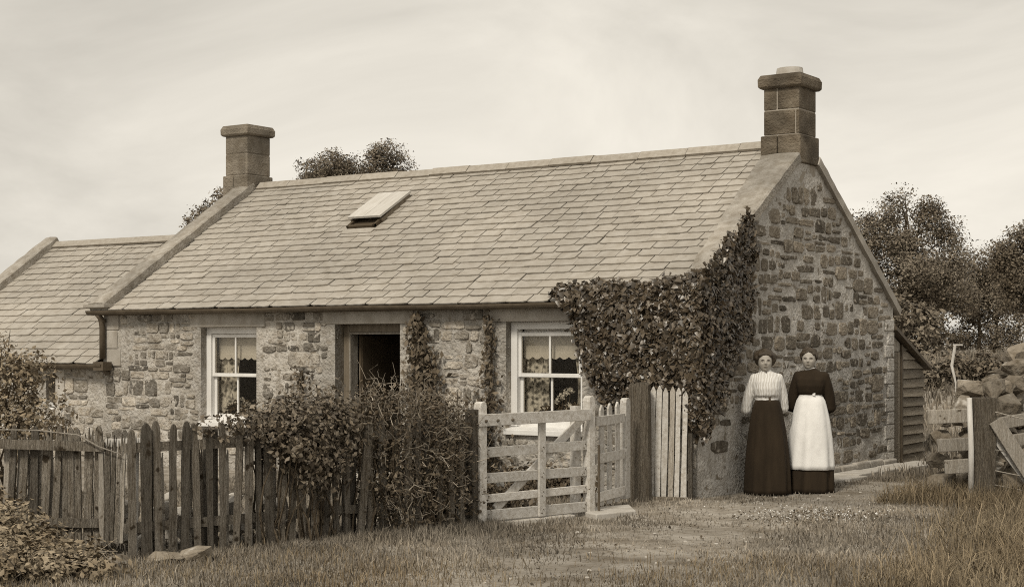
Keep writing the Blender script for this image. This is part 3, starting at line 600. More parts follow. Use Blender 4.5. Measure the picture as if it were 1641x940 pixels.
# ------------------------------------------------------------------ garden fence, gates, posts
UP = Vector((0, 0, 1))
def picket_mesh(mb, p, d, w, h, t=.02, lean=0, leany=0, top='round', foot=-.05, jag=0):
    """upright pale at ground point p, face along d"""
    d = Vector(d).normalized(); nrm = d.cross(UP); p = Vector(p); pr = []
    if top == 'round': prof = [(-.5, -.09), (-.44, -.045), (-.25, -.012), (0, 0), (.25, -.012), (.44, -.045), (.5, -.09)]
    elif top == 'point': prof = [(-.5, -.055), (-.06, 0), (.06, 0), (.5, -.055)]
    else: prof = [(-.5, -.02), (-.2, -.10), (0, 0), (.25, -.13), (.5, -.05)]
    jw = lambda: random.uniform(-.006, .006)
    base = [(w/2+jw(), foot), (-w/2+jw(), foot)]; q = [(a*w, h+b_) for a, b_ in prof]
    mid = [(-w/2+jw(), h*.35), (-w/2+jw(), h*.7)]; midr = [(w/2+jw(), h*.7), (w/2+jw(), h*.35)]
    pts = [base[1]]+mid+q+midr+[base[0]]
    P = [p+d*(a+lean*z)+UP*z+nrm*(leany*z-t/2) for a, z in pts]
    return mb.poly(P, nrm*t)
FA, FB = Vector((-1.457, -6.617, 0)), Vector((-.502, -3.337, 0)); fd = (FB-FA).normalized(); fn = fd.cross(UP); FLEN = (FB-FA).length
fence = thing('picket_fence', 'old weathered picket fence of dark pales along the garden edge', 'fence', tuple((FA+FB)/2), rz=0)
PK = [(.0, 1.036), (.034, 1.076), (.066, 1.048), (.098, 1.05), (.13, 1.041), (.165, 1.052), (.197, 1.019), (.23, 1.05), (.264, 1.062), (.295, 1.069), (.327, 1.046), (.357, 1.03), (.388, 1.0), (.418, .99), (.447, 1.0), (.482, 1.0), (.513, .98), (.546, 1.02), (.577, 1.0), (.645, .98), (.69, 1.03), (.73, 1.0), (.765, 1.02), (.795, 1.05), (.83, 1.02), (.865, 1.04), (.905, 1.0), (.94, 1.02)]
for i, (u, h) in enumerate(PK):
    p = FA+fd*(u*FLEN)+fn*.03; w = random.uniform(.050, .068)+(.02 if i in (1, 11) else 0); h += random.uniform(-.03, .02)
    picket_mesh(MB(), p, fd, w, h, .022, random.uniform(-.035, .03), random.uniform(-.02, .02), 'round' if i < 8 or random.random() < .6 else 'jag').build('pale', M['oldwood'], fence)
p = FA+fd*(.612*FLEN)+fn*.05; picket_mesh(MB(), p, fd, .075, 1.0, .022, .10, 0, 'round').build('pale', M['oldwood'], fence, label='slanting pale')
for z0 in (.86, .24): MB().bar(FA-fd*.05-fn*.0+UP*z0, FB+UP*(z0+.02), .075, .04).build('rail', M['oldwood'], fence)
for u in (.21, .60): MB().bar(FA+fd*(u*FLEN)-fn*.06-UP*.1, FA+fd*(u*FLEN)-fn*.06+UP*.98, .09, .09, side=fd).build('post', M['oldwood'], fence)
for u, h, m_ in ((.012, .98, 'palewood'), (.052, .93, 'oldwood'), (.082, .86, 'greywood'), (.212, .9, 'oldwood'), (.278, .9, 'oldwood'), (.342, .92, 'oldwood'), (.114, .88, 'greywood'), (.148, .90, 'greywood'), (.182, .88, 'oldwood'), (.245, .86, 'greywood'), (.312, .9, 'greywood'), (.374, .85, 'greywood'), (.50, .85, 'palewood'), (.53, .8, 'greywood'), (.948, .82, 'palewood')):
    picket_mesh(MB(), FA+fd*(u*FLEN)-fn*.035, fd, random.uniform(.045, .062), h, .018, random.uniform(-.03, .03), 0, 'jag').build('pale', M[m_], fence)
# side run of the fence, turning off to the left
GA, GB = Vector((-1.58, -6.45, 0)), Vector((-2.95, -7.155, 0)); gd = (GB-GA).normalized(); gn = -gd.cross(UP); GLEN = (GB-GA).length/ (1.491/1.297)
fence2 = thing('picket_fence', 'sagging picket fence run with a rail nailed across the front, behind the leafy weeds', 'fence', tuple((GA+GB)/2))
for u, h in ((.801, 1.018), (.728, .949), (.652, 1.014), (.584, 1.015), (.52, 1.02), (.448, 1.016), (.405, 1.0), (.37, 1.0), (.309, 1.002), (.249, 1.017), (.88, .97), (.95, 1.0), (1.02, .99)):
    picket_mesh(MB(), GA+gd*(u*GLEN)-gn*.03, gd, random.uniform(.05, .066), h, .02, random.uniform(-.05, .01), 0, 'round' if random.random() < .8 else 'jag').build('pale', M['oldwood'], fence2)
for u, h in ((.84, .9), (.765, .9), (.69, .88), (.62, .9), (.55, .88), (.485, .86), (.34, .9), (.28, .9)):
    picket_mesh(MB(), GA+gd*(u*GLEN)-gn*.07, gd, .04, h, .016, random.uniform(-.05, .02), 0, 'jag').build('pale', M['greywood'], fence2)
for k, (u, h, ln, m_) in enumerate(((.20, .93, .02, 'greywood'), (.172, .93, .0, 'oldwood'), (.145, .95, -.02, 'oldwood'), (.118, .96, -.05, 'oldwood'), (.092, .9, -.03, 'greywood'))):
    picket_mesh(MB(), GA+gd*(u*GLEN)+gn*.035, gd, random.uniform(.028, .05), h, .02, ln, .02, 'jag', foot=.10).build('pale', M[m_], fence2)
MB().bar(GA+gd*.25+gn*.03+UP*.855, GB+gn*.03+UP*.88, .075, .035).build('rail', M['oldwood'], fence2)
MB().bar(GA-gd*.1+UP*.9, GA+gd*.25+UP*.885, .06, .035).build('rail', M['palewood'], fence2)
MB().bar(GA+UP*.25, GB+UP*.25, .07, .035).build('rail', M['oldwood'], fence2)
MB().tube([GB+gn*.08+UP*.99, GA+gd*.8+gn*.07+UP*.985, GA+gd*.45+gn*.08+UP*.95, GA+gd*.28+gn*.08+UP*.86, GA+gd*.10+gn*.07+UP*.80], [.004, .006, .007, .006, .004], 6).build('fallen_branch', M['greywood'], label='thin bare pale branch lying along the top of the sagging fence run', cat='branch')
# five-rail gate
HA, HB = Vector((-.502, -3.337, 0)), Vector((-.205, -1.86, 0)); hd = (HB-HA).normalized(); hn = hd.cross(UP); HL = (HB-HA).length
gate = thing('field_gate', 'pale wooden five-rail gate with diagonal brace in front of the garden', 'gate', tuple((HA+HB)/2))
def stile(mb, p, d, w, t, z0, h):
    d = Vector(d); n = d.cross(UP); pr = [(-.5, z0), (-.5, h-.05), (-.4, h-.015), (-.15, h), (.15, h), (.4, h-.015), (.5, h-.05), (.5, z0)]
    return mb.poly([Vector(p)+d*(a*w)+UP*z-n*t/2 for a, z in pr], n*t)
stile(MB(), HA+hd*.03, hd, .085, .09, -.05, 1.14).build('hanging_stile', M['gatewood'], gate, bevel=.006)
stile(MB(), HB-hd*.02, hd, .085, .09, -.02, 1.16).build('closing_stile', M['gatewood'], gate, bevel=.006)
for i, (z0, w) in enumerate(((.975, .11), (.675, .092), (.43, .092), (.25, .075), (.085, .10))):
    a = HA+hd*(.075 if i else -.03); e = HB-hd*.065; j = random.uniform(-.008, .008)
    MB().bar(a+UP*(z0+j)+hn*(.0 if i else .06), e+UP*(z0-j)+hn*(.0 if i else .06), w, .028).build('rail', M['gatewood'], gate, bevel=.004)
MB().bar(HA+hd*(.53*HL)+hn*.029+UP*.035, HA+hd*(.53*HL)+hn*.029+UP*1.02, .085, .028, side=hd).build('upright', M['gatewood'], gate, bevel=.004)
MB().bar(HA+hd*(.16*HL)-hn*.03+UP*.14, HA+hd*(.95*HL)-hn*.03+UP*.95, .085, .024).build('brace', M['gatewood'], gate, bevel=.004)
for z0 in (.675, .43, .25, .085):
    for u in (.075, .53, .935):
        for dz in (-.018, .018): MB().ball(HA+hd*(u*HL+.01*dz/.018)+hn*(.0155 if u != .53 else .0445)+UP*(z0+dz), .007, 6, 4).build('nail', M['iron'], gate)
for u in (.02, .13, .27): MB().ball(HA+hd*u*HL*.9+hn*.082+UP*.965, .016, 8, 5).build('bolt', M['iron'], gate)
MB().bar(HA-hd*.045-hn*.03-UP*.1, HA-hd*.045-hn*.03+UP*1.07, .08, .10, side=hd).build('gatepost', M['oldwood'], label='dark square gatepost that the hanging stile of the five-rail gate stands against', cat='post')
MB().bar(HB-hd*.11-hn*.10-UP*.1, HB-hd*.11-hn*.10+UP*1.06, .075, .075, side=hd).build('gatepost', M['gatewood'], label='slim pale post standing just behind the closing end of the five-rail gate', cat='post')
MB().tube([HB+hd*.03+hn*.085-UP*.05, HB+hd*.03+hn*.085+UP*.35, HB+hd*.026+hn*.08+UP*.37, HB+hd*.03+hn*.085+UP*.4, HB+hd*.03+hn*.085+UP*.68], .013, 7).build('iron_stake', M['iron'], label='thin dark iron stake between the five-rail gate and the picket wicket', cat='stake')
# wicket
IA, IB = Vector((-.21, -1.80, 0)), Vector((-.36, -.90, 0)); idr = (IB-IA).normalized(); inn = idr.cross(UP); IL = (IB-IA).length
wk = thing('wicket_gate', 'small pale picket wicket with three pointed pales beside the thick timber post', 'gate', tuple((IA+IB)/2))
for u, h in ((.24, 1.06), (.48, 1.07), (.72, 1.08)): picket_mesh(MB(), IA+idr*(u*IL)+inn*.0, idr, .10, h, .02, 0, 0, 'point', foot=.06).build('pale', M['gatewood'], wk)
stile(MB(), IB-idr*.03, idr, .13, .07, .07, 1.11).build('stile', M['gatewood'], wk, bevel=.006)
for z0 in (.905, .535, .155): MB().bar(IA+UP*z0+inn*.024, IB-idr*.12+UP*(z0+.004)+inn*.024, .095, .024).build('rail', M['gatewood'], wk, bevel=.004)
# thick post
def rough_post(p, r0, r1, h, seed, m_, name, label, lean=(0, 0), n=18):
    r = random.Random(seed); prof = [1+r.uniform(-.12, .12) for _ in range(n)]; rings = []
    for j in range(14):
        t = j/13; z = -.1+t*(h+.1); rr = r0+(r1-r0)*t
        rings.append([(p[0]+lean[0]*z+rr*prof[k]*(1+.04*math.sin(z*5+k*2))*math.cos(2*math.pi*k/n), p[1]+lean[1]*z+rr*prof[k]*(1+.04*math.cos(z*4+k*3))*math.sin(2*math.pi*k/n), z+(r.uniform(-.05, .02) if j == 13 else 0)) for k in range(n)])
    rings.append([(p[0]+lean[0]*h+(v[0]-p[0]-lean[0]*h)*.6, p[1]+lean[1]*h+(v[1]-p[1]-lean[1]*h)*.6, h+r.uniform(-.02, .02)) for v in rings[-1]])
    mb = MB(); mb.loft(rings); return mb.build(name, m_, label=label, cat='post')
rough_post((-.425, -.50), .135, .118, 1.25, 4, M['postwood'], 'timber_post', 'thick rough timber post between the wicket and the pales by the ivy')
# pales by the corner
sf_ = thing('garden_palisade', 'short panel of pale pickets between the thick post and the ivy-clad corner', 'fence', (-.3, -.1, 0))
PA, PB = Vector((-.47, -.10, 0)), Vector((-.115, .12, 0))
PA, PB = Vector((-.40, -.30, 0)), Vector((-.06, -.20, 0)); pd = (PB-PA).normalized(); pn = pd.cross(UP)
for i, (px_, h) in enumerate(((0, 1.215), (.19, 1.225), (.38, 1.20), (.595, 1.215), (.78, 1.205), (.985, 1.17))):
    picket_mesh(MB(), PA+(PB-PA)*px_, pd, .058, h, .02, .02, 0, 'point', foot=-.01+.02*random.random()).build('pale', M['gatewood' if i != 3 else 'greywood'], sf_)
for z0 in (.92, .25): MB().bar(PA-pd*.08-pn*.03+UP*z0, PB+pd*.05-pn*.03+UP*z0, .07, .03).build('rail', M['oldwood'], sf_)
MB().bar(PB+pd*.07-UP*.1, PB+pd*.07+UP*.72, .05, .04, side=pd).build('end_post', M['oldwood'], sf_)
# threshold slab, path by the gable
def flag(name, pts, z0, z1, label, m_='flag', kind=None, cat='slab'):
    return MB().poly([(x, y, z0) for x, y in pts], (0, 0, z1-z0)).build(name, M[m_], bevel=.01, label=label, cat=cat if not kind else None, kind=kind)
flag('stone_slab', [(.02, -2.12), (.16, -1.60), (-.20, -1.12), (-.34, -1.55), (-.18, -2.0)], -.05, .035, 'flat pale stone slab on the ground at the wicket')
flag('stone_slab', [(-.40, -3.1), (-.16, -2.2), (-.42, -2.1), (-.75, -3.0)], -.05, .025, 'long pale stone slab under the five-rail gate')
flag('stone_slab', [(-.40, -.42), (-.06, -.30), (-.02, -.12), (-.42, -.2)], -.05, .04, 'low stone under the pickets by the ivy-clad corner', 'rubble')
yp = 2.2
k = 0
while yp < 6.2:
    l = random.uniform(.4, .75); a = .10+random.uniform(-.01, .02); w = .36+random.uniform(-.06, .1)
    o = MB().poly([(a, yp, -.05), (a+w, yp+.03, -.05), (a+w+random.uniform(-.06, .06), yp+l-.02, -.05), (a, yp+l-.03, -.05)], (0, 0, .085+random.uniform(0, .02)))
    if k == 0: pth = bpy.data.objects.new('path', None); link(pth); tag(pth, kind='structure', label='pale flagged path along the foot of the gable')
    o.build('flagstone', M['flag'], pth, bevel=.012); yp += l; k += 1
# ------------------------------------------------------------------ field stones
def boulder(i):
    import bmesh
    r = random.Random(300+i); bm = bmesh.new()
    for _ in range(15):
        d = Vector((r.gauss(0, 1), r.gauss(0, 1), r.gauss(0, 1))).normalized(); q = max(abs(d.x), abs(d.y), abs(d.z))**.6; d = d/q*r.uniform(.40, .52); bm.verts.new(d)
    bmesh.ops.convex_hull(bm, input=bm.verts); bmesh.ops.delete(bm, geom=[v for v in bm.verts if not v.link_faces], context='VERTS'); bmesh.ops.bevel(bm, geom=list(bm.edges), offset=.014, segments=1, affect='EDGES')
    bmesh.ops.recalc_face_normals(bm, faces=bm.faces); me = bpy.data.meshes.new('stone'); bm.to_mesh(me); bm.free(); me.materials.append(M['rubble']); return me
BM = [boulder(i) for i in range(16)]; BMP = [m_.copy() for m_ in BM[:8]]
for m_ in BMP: m_.materials[0] = M['flag']
def put_stone(c, s_, rz, parent=None, tilt=0, **kw):
    o = bpy.data.objects.new('stone' if parent is not None else 'fieldstone', random.choice(BMP if parent is not None and parent.name == 'rubble_heap' else BM)); link(o, parent)
    o.matrix_basis = Matrix.Translation(c) @ Matrix.Rotation(rz, 4, 'Z') @ Matrix.Rotation(tilt, 4, 'Y') @ Matrix.Diagonal((*s_, 1)); return tag(o, **kw)
def dp(px, d):       # ground point d metres off the camera plane, px metres to the right of its axis
    v = Vector(CAM)+Vector((-math.sin(YAW), math.cos(YAW), 0))*d+Vector((math.cos(YAW), math.sin(YAW), 0))*px; return v.x, v.y
dsw = thing('dry_stone_wall', 'tumbled dry stone wall of field boulders behind the leaning timbers', 'wall', (1.9, 4.5, 0))
W0, W1 = Vector((2.14, 2.25, 0)), Vector((1.50, 7.6, 0)); wd = (W1-W0); wl = wd.length; wd.normalize(); wnr = wd.cross(UP); rs = random.Random(12)
for side in (0, 1):
    u = 0
    while u < wl:
        z = 0; step = rs.uniform(.26, .40); topz = 1.0+.08*u+rs.uniform(-.10, .14)+(.1 if side else 0)
        while z < topz:
            h = rs.uniform(.16, .27); w = step*rs.uniform(.95, 1.18); c = W0+wd*(u+step/2+rs.uniform(-.05, .05))+wnr*(.26*side+rs.uniform(-.04, .04))+UP*(z+h/2+float(gz(1.8, W0.y+u)))
            put_stone(c, (w*.98, rs.uniform(.24, .33), h*1.06), math.atan2(wd.y, wd.x)+rs.uniform(-.25, .25), dsw, rs.uniform(-.15, .15)); z += h*.92
        u += step*.95
for px, z, s_ in ((Vector((*dp(4.98, 17.35), 0)), 1.0, (.36, .34, .34)), (Vector((*dp(5.52, 17.4), 0)), .96, (.36, .36, .46)), (Vector((*dp(5.25, 17.9), 0)), 1.08, (.3, .3, .24)), (W0+wd*1.3+wnr*.1, 1.25, (.3, .3, .22)), (W0+wd*2.4+wnr*.2, 1.36, (.45, .36, .3)), (W0+wd*2.9+wnr*.1, 1.62, (.4, .34, .3)), (W0+wd*3.4, 1.5, (.5, .4, .34)), (W0+wd*3.2+wnr*.4, 1.5, (.4, .4, .3))):
    put_stone(px+UP*(z-.05), s_, rs.uniform(0, 3), dsw, .1)
for c, s_ in (((2.02, 1.92, .14), (.36, .3, .30)), ((2.0, 1.93, .41), (.34, .28, .26)), ((1.98, 1.98, .63), (.26, .25, .22)), ((2.0, 1.98, .82), (.22, .22, .18)), ((2.25, 2.1, .2), (.3, .3, .36)), ((2.26, 2.1, .55), (.3, .3, .36)), ((2.3, 2.1, .88), (.3, .3, .30)), ((2.8, 1.95, .15), (.34, .3, .3)), ((2.95, 2.1, .45), (.34, .3, .3))):
    put_stone(c, s_, rs.uniform(-.3, .3), dsw, rs.uniform(-.1, .1))
# timbers leaning in front of the wall
gp_ = thing('gate_stoop', 'square old gatepost with stubs of rails in front of the tumbled stone wall', 'post', (2.56, 1.58, 0))
rdir = Vector((.824, .566, 0)); fw = Vector((-.566, .824, 0)); P0 = Vector((2.565, 1.59, 0))
MB().bar(P0-UP*.1, P0+UP*1.10+rdir*.01, .235, .16, side=rdir).build('post', M['postwood'], gp_, bevel=.015)
for z0, l, w in ((.905, .44, .15), (.60, .34, .14), (.37, .26, .15)): MB().bar(P0-rdir*(.11+l)+fw*.13+UP*(z0-.02), P0-rdir*.08+fw*.13+UP*z0, w, .05).build('rail', M['greywood'], gp_, bevel=.008)
for z0, l in ((.86, .5), (.66, .6)): MB().bar(P0+rdir*.08+fw*.15+UP*(z0-.07), P0+rdir*(.12+l)+fw*.2+UP*(z0+.02), .13, .05).build('rail', M['greywood'], gp_, bevel=.008)
MB().tube([P0-rdir*.155-fw*.09-UP*.05, P0-rdir*.15-fw*.09+UP*.55, P0-rdir*.165-fw*.07+UP*1.10], [.032, .03, .027], 8).build('pole', M['palewood'], label='thin pale pole leaning upright against the old gatepost', cat='pole', smooth=True)
MB().bar(P0+rdir*.10-fw*.10+UP*.86, P0+rdir*.62-fw*.16+UP*.02, .15, .035, side=rdir).build('plank', M['greywood'], label='broad grey plank slanting down to the right from the old gatepost', cat='plank', bevel=.006)
MB().bar(P0+rdir*.11-fw*.02+UP*.66, P0+rdir*.56-fw*.08+UP*.03, .045, .03, side=rdir).build('batten', M['palewood'], label='thin batten lying under the broad slanting plank', cat='plank')
for k, (z0, z1) in enumerate(((.95, .84), (.55, .50), (.33, .25), (.18, .10))):
    MB().tube([P0+rdir*.1-fw*.10+UP*z0, P0+rdir*.4-fw*.10+UP*((z0+z1)/2-.02), P0+rdir*.9-fw*.1+UP*z1], .006, 5).build('fence_wire', M['greywood'], label=['top', 'second', 'third', 'lowest'][k]+' strand of wire strung to the right from the old gatepost', cat='wire', group='wires on the old gatepost')
MB().tube([(-.95, 11.2, .6), (-.96, 11.2, 1.0), (-1.03, 11.2, 1.3), (-.97, 11.2, 1.66)], [.012, .016, .026, .026], 8).box(-1.0, -.84, 11.18, 11.22, 1.645, 1.67).build('bent_post', M['palewood'], label='pale bent stick with a crossbar top standing in the grass behind the shed', cat='post')
for k, (xx, yy, z1, lb) in enumerate(((.52, 10.6, 1.45, 'short weathered stake behind the stone wall, nearest the pale bent stick'), (.72, 10.6, 1.60, 'tall weathered stake behind the stone wall, beside the shorter one'))):
    MB().tube([(xx, yy, .5), (xx+.02, yy, 1.1), (xx, yy, z1)], [.05, .045, .04], 7).build('stake', M['oldwood'], label=lb, cat='stake')
MB().tube([(.75, 10.5, 1.66), (1.7, 9.8, 1.5)], .05, 7).build('fence_pole', M['oldwood'], label='horizontal pole resting behind the top of the tumbled stone wall', cat='pole')
# stones at the foot of the fence and whitish rubble inside it
for k, (c, s_, lb) in enumerate((((-.93, -6.42, .05), (.28, .22, .16), 'rounded flat-topped stone at the foot of the dark fence'), ((-1.12, -6.62, .03), (.4, .25, .12), 'low flat stone half sunk beside the rounded stone at the fence'), ((-1.28, -6.9, .03), (.25, .2, .12), 'small stone at the foot of the fence corner'))):
    put_stone(c, s_, .5, None, 0, label=lb, cat='stone')
rub = thing('rubble_heap', 'heap of pale broken stones lying behind the dark fence pales', 'stones', (-1.7, -5.8, 0))
for k in range(44): tag(put_stone((-1.72+rs.uniform(-.3, .2)+.28*k/44, -6.3+k*.028+rs.uniform(-.15, .15), .06+rs.uniform(0, .34)), (rs.uniform(.12, .30), rs.uniform(.12, .22), rs.uniform(.08, .2)), rs.uniform(0, 3), rub, rs.uniform(-.4, .4)))

# ------------------------------------------------------------------ plants
def twigs(name, m_, parent, starts, ends, n, r=.006, wig=.06, kind='stuff'):
    mb = MB()
    for i in range(n):
        a = Vector(starts(i)); e = Vector(ends(i)); k = 4; pts = [a.lerp(e, j/k)+Vector((random.gauss(0, wig), random.gauss(0, wig), random.gauss(0, wig)))*(0 if j == 0 else 1) for j in range(k+1)]
        mb.tube(pts, [r*(1-.7*j/k) for j in range(k+1)], 4, False)
    return mb.build(name, m_, parent, kind=kind)
# ivy over the corner
ivy = thing('ivy', 'thick dark ivy covering the near corner of the cottage', 'ivy', (0, 0, 0))
def ivy_leaves():
    Ps, Ns, As = [], [], []
    n = 18000; x = rng.uniform(-1.72, .2, n); z = rng.uniform(.6, 2.42, n); dx = x+.045*rng.normal(size=n)+.22*(fbm(x*4, z*4, 43)-.5); dz = z+.045*rng.normal(size=n)+.26*(fbm(x*4+7, z*4, 44)-.5); k = inpoly(dx, dz, IVYF) & (x < .16)
    x, z = x[k], z[k]; ed = np.clip((x+1.75)/.5, .2, 1)*np.clip((z-.6)/.7, .25, 1); y = -.03-(.05+.24*ed*(.35+.65*fbm(x*2.2, z*2.2, 40)))*rng.random(len(x))**.35
    y = np.where(z > 2.02, np.minimum(y, -.16-.12*rng.random(len(x))), y)
    Ps.append(np.stack([x, y, z], 1)); Ns.append(np.tile([0.15, -1, .35], (len(x), 1)))
    n = 11500; yy = rng.uniform(-.25, 1.45, n); z = rng.uniform(.6, 3.3, n); k = inpoly(yy+.04*rng.normal(size=n)+.25*(fbm(yy*4, z*4, 45)-.5), z+.05*rng.normal(size=n)+.25*(fbm(yy*4, z*4+5, 46)-.5), IVYG); yy, z = yy[k], z[k]
    x = .02+(.03+.20*np.clip(1.25-yy, .15, 1)*(.35+.65*fbm(yy*2.2, z*2.2, 41)))*rng.random(len(yy))**.35; Ps.append(np.stack([x, yy, z], 1)); Ns.append(np.tile([1, -.15, .35], (len(yy), 1)))
    # spill over the eaves
    n = 1500; x = rng.uniform(-1.75, .05, n); s_ = rng.uniform(0, 1, n)**2*.33*(.3+.7*fbm(x*3, x*0, 42)); y = -.22+s_; z = 2.20+.65*(y+.15)+.04+.06*rng.random(n); Ps.append(np.stack([x, y, z], 1)); Ns.append(np.tile([0, -.6, .8], (n, 1)))
    # rounding the corner
    n = 1900; a = rng.uniform(0, math.pi/2, n); z = rng.uniform(.75, 2.45, n); r = .10+.12*rng.random(n); Ps.append(np.stack([-.02+r*np.sin(a), .02-r*np.cos(a), z], 1)); Ns.append(np.stack([np.sin(a), -np.cos(a), .35+0*a], 1))
    P = np.concatenate(Ps); Nn = np.concatenate(Ns)+rng.normal(size=(len(P), 3))*.62
    ax = np.tile([0., 0, -1], (len(P), 1))+rng.normal(size=(len(P), 3))*.45
    return foliage('foliage', P, Nn, .054, M['ivy'], ivy, 'ivy', ax)
ivy_leaves()
MB().tube([(-.08, -.12, -.05), (-.06, -.10, .5), (-.1, -.08, 1.1), (-.3, -.07, 1.6), (-.7, -.06, 1.95)], [.05, .045, .035, .025, .012], 8).build('stem', M['bark'], ivy)
MB().tube([(.01, -.06, .6), (.03, .05, .9), (.04, .3, 1.3), (.04, .6, 2.0), (.04, .9, 2.7)], [.02, .025, .03, .02, .01], 8).build('stem', M['bark'], ivy)
# climbers on the front wall
def climber(name, label, pts, n, size, m_, spread, cat='climber'):
    t = thing(name, label, cat, (pts[0][0], -.05, 0)); P = []; 
    mb = MB().tube([(x, -.04-.02*(i % 2), z) for i, (x, z, w) in enumerate(pts)], [.022*(1-.7*i/len(pts)) for i in range(len(pts))], 6); mb.build('stem', M['bark'], t)
    for i in range(len(pts)-1):
        a, e = np.array(pts[i]), np.array(pts[i+1]); k = int(n*(a[2]+e[2])); u = rng.random(k)[:, None]; q = a+(e-a)*u
        P.append(np.stack([q[:, 0]+rng.normal(size=k)*q[:, 2]*.5, -.03-.16*rng.random(k)*np.minimum(1, q[:, 2]/.15+.3), q[:, 1]+rng.normal(size=k)*.06], 1))
    P = np.concatenate(P); Nn = np.tile([.1, -1, .3], (len(P), 1))+rng.normal(size=(len(P), 3))*.6; foliage('foliage', P, Nn, size, m_, t, axis=np.tile([0., 0, -1], (len(P), 1))+rng.normal(size=(len(P), 3))*.7); return t
climber('climbing_rose', 'leafy climbing rose trained up the wall right of the open door', [(-3.55, 0, .2), (-3.6, .6, .3), (-3.66, 1.1, .30), (-3.62, 1.35, .24), (-3.70, 1.6, .20), (-3.78, 1.85, .10), (-3.72, 2.0, .07)], 520, .075, M['rose'], .2)
climber('climbing_plant', 'narrow dark climber up the wall just left of the window by the ivy', [(-2.78, 0, .32), (-2.76, .6, .26), (-2.72, 1.0, .20), (-2.66, 1.4, .10), (-2.68, 1.75, .06), (-2.7, 2.0, .05)], 560, .06, M['darkleaf'], .2)
climber('climbing_plant', 'small leafy sprig against the wall left of the open door', [(-5.62, .2, .12), (-5.6, .9, .10), (-5.62, 1.22, .16), (-5.62, 1.33, .14)], 160, .06, M['rose'], .2)
# bushes grown through the fence
def FP(u, off=0, z=0): return FA+fd*(u*FLEN)+fn*off+UP*z
def bush(name, label, lobes, ncl, per, spread, size, m_, nst, base, cat='bush', shape='leaf', tw=0, tm='twig', zmin=.02):
    c = np.mean([l[:3] for l in lobes], 0); t = thing(name, label, cat, (c[0], c[1], 0))
    P, Nn = clumps(lobes, ncl, per, spread, .35); foliage('foliage', P, Nn, size, m_, t, shape, zmin=zmin)
    big_ = [l for l in lobes if l[3] > .15]; twigs('stems', M['bark'], t, lambda i: (lambda l: (l[0]+random.gauss(0, .06), l[1]+random.gauss(0, .06), base(i)[2]))(big_[i % len(big_)]), lambda i: (lambda l: (l[0]+random.gauss(0, l[3]*.5), l[1]+random.gauss(0, l[4]*.5), l[2]+random.gauss(0, l[5]*.5)))(big_[i % len(big_)]), nst, .012, .03)
    if tw:
        Q, _ = clumps(lobes, tw, 1, .05, .7)
        twigs('twigs', M[tm], t, lambda i: Q[i % len(Q)], lambda i: Q[i % len(Q)]+np.array([random.gauss(0, .12), random.gauss(0, .12), random.gauss(.03, .12)]), len(Q), .0045, .025)
    return t
L1 = lambda u, off, z, a, b_, c_: (*FP(u, off, z), a, b_, c_)
bush('privet_bush', 'glossy-leaved bush hanging over the middle of the picket fence', [L1(.36, .05, .98, .22, .26, .2), L1(.43, .10, .90, .26, .34, .30), L1(.50, .08, .86, .26, .34, .34), L1(.54, .02, 1.0, .25, .3, .2), L1(.47, .12, .62, .16, .2, .22), L1(.40, -.1, .98, .3, .3, .18), L1(.30, .02, 1.02, .12, .1, .08), L1(.24, .02, 1.0, .08, .08, .07), L1(.18, .02, 1.0, .07, .07, .06), L1(.45, .02, 1.22, .1, .1, .08), L1(.52, 0, 1.2, .1, .1, .08)], 480, 20, .06, .046, M['privet'], 26, lambda i: FP(.35+.22*random.random(), -.12, 0))
bush('hedge', 'dark tangled hedge smothering the fence beside the five-rail gate', [L1(.66, -.10, .95, .3, .28, .26), L1(.75, -.06, .85, .3, .3, .40), L1(.85, -.06, .8, .3, .3, .40), L1(.93, -.08, .75, .2, .26, .42), L1(.70, -.06, .45, .26, .3, .4), L1(.82, -.02, .4, .28, .32, .36), L1(.92, -.04, .3, .22, .28, .3), L1(.72, .12, .25, .2, .1, .2), L1(.85, .12, .7, .12, .1, .3), L1(.72, -.02, 1.18, .26, .26, .12), L1(.88, -.05, 1.12, .26, .2, .1), L1(.62, 0, 1.05, .2, .2, .18)], 620, 19, .06, .034, M['darkleaf'], 70, lambda i: FP(.62+.34*random.random(), .02, 0), cat='hedge', tw=1300)
t = thing('garden_shrub', 'bushy pale flowering shrub at the far left in front of the low wing', 'shrub', (-5.5, -4.6, 0))
lb = [(-5.75, -4.85, 1.25, .45, .4, .42), (-5.35, -4.55, 1.38, .3, .3, .22), (-5.3, -4.5, .9, .4, .4, .35), (-5.9, -5.0, .6, .5, .4, .5), (-5.65, -4.75, 1.6, .2, .2, .14)]
P, Nn = clumps(lb, 520, 18, .07, .3); foliage('foliage', P, Nn, .05, M['weed'], t, zmin=.05)
P, Nn = clumps(lb, 40, 3, .04, .8); foliage('blossoms', P, Nn, .05, M['blossom'], t, zmin=.05)
twigs('stems', M['bark'], t, lambda i: (-5.5+random.gauss(0, .15), -4.65+random.gauss(0, .1), 0), lambda i: (lambda l: (l[0]+random.gauss(0, .2), l[1]+random.gauss(0, .2), l[2]+random.gauss(0, .2)))(lb[i % 5]), 24, .014, .04)
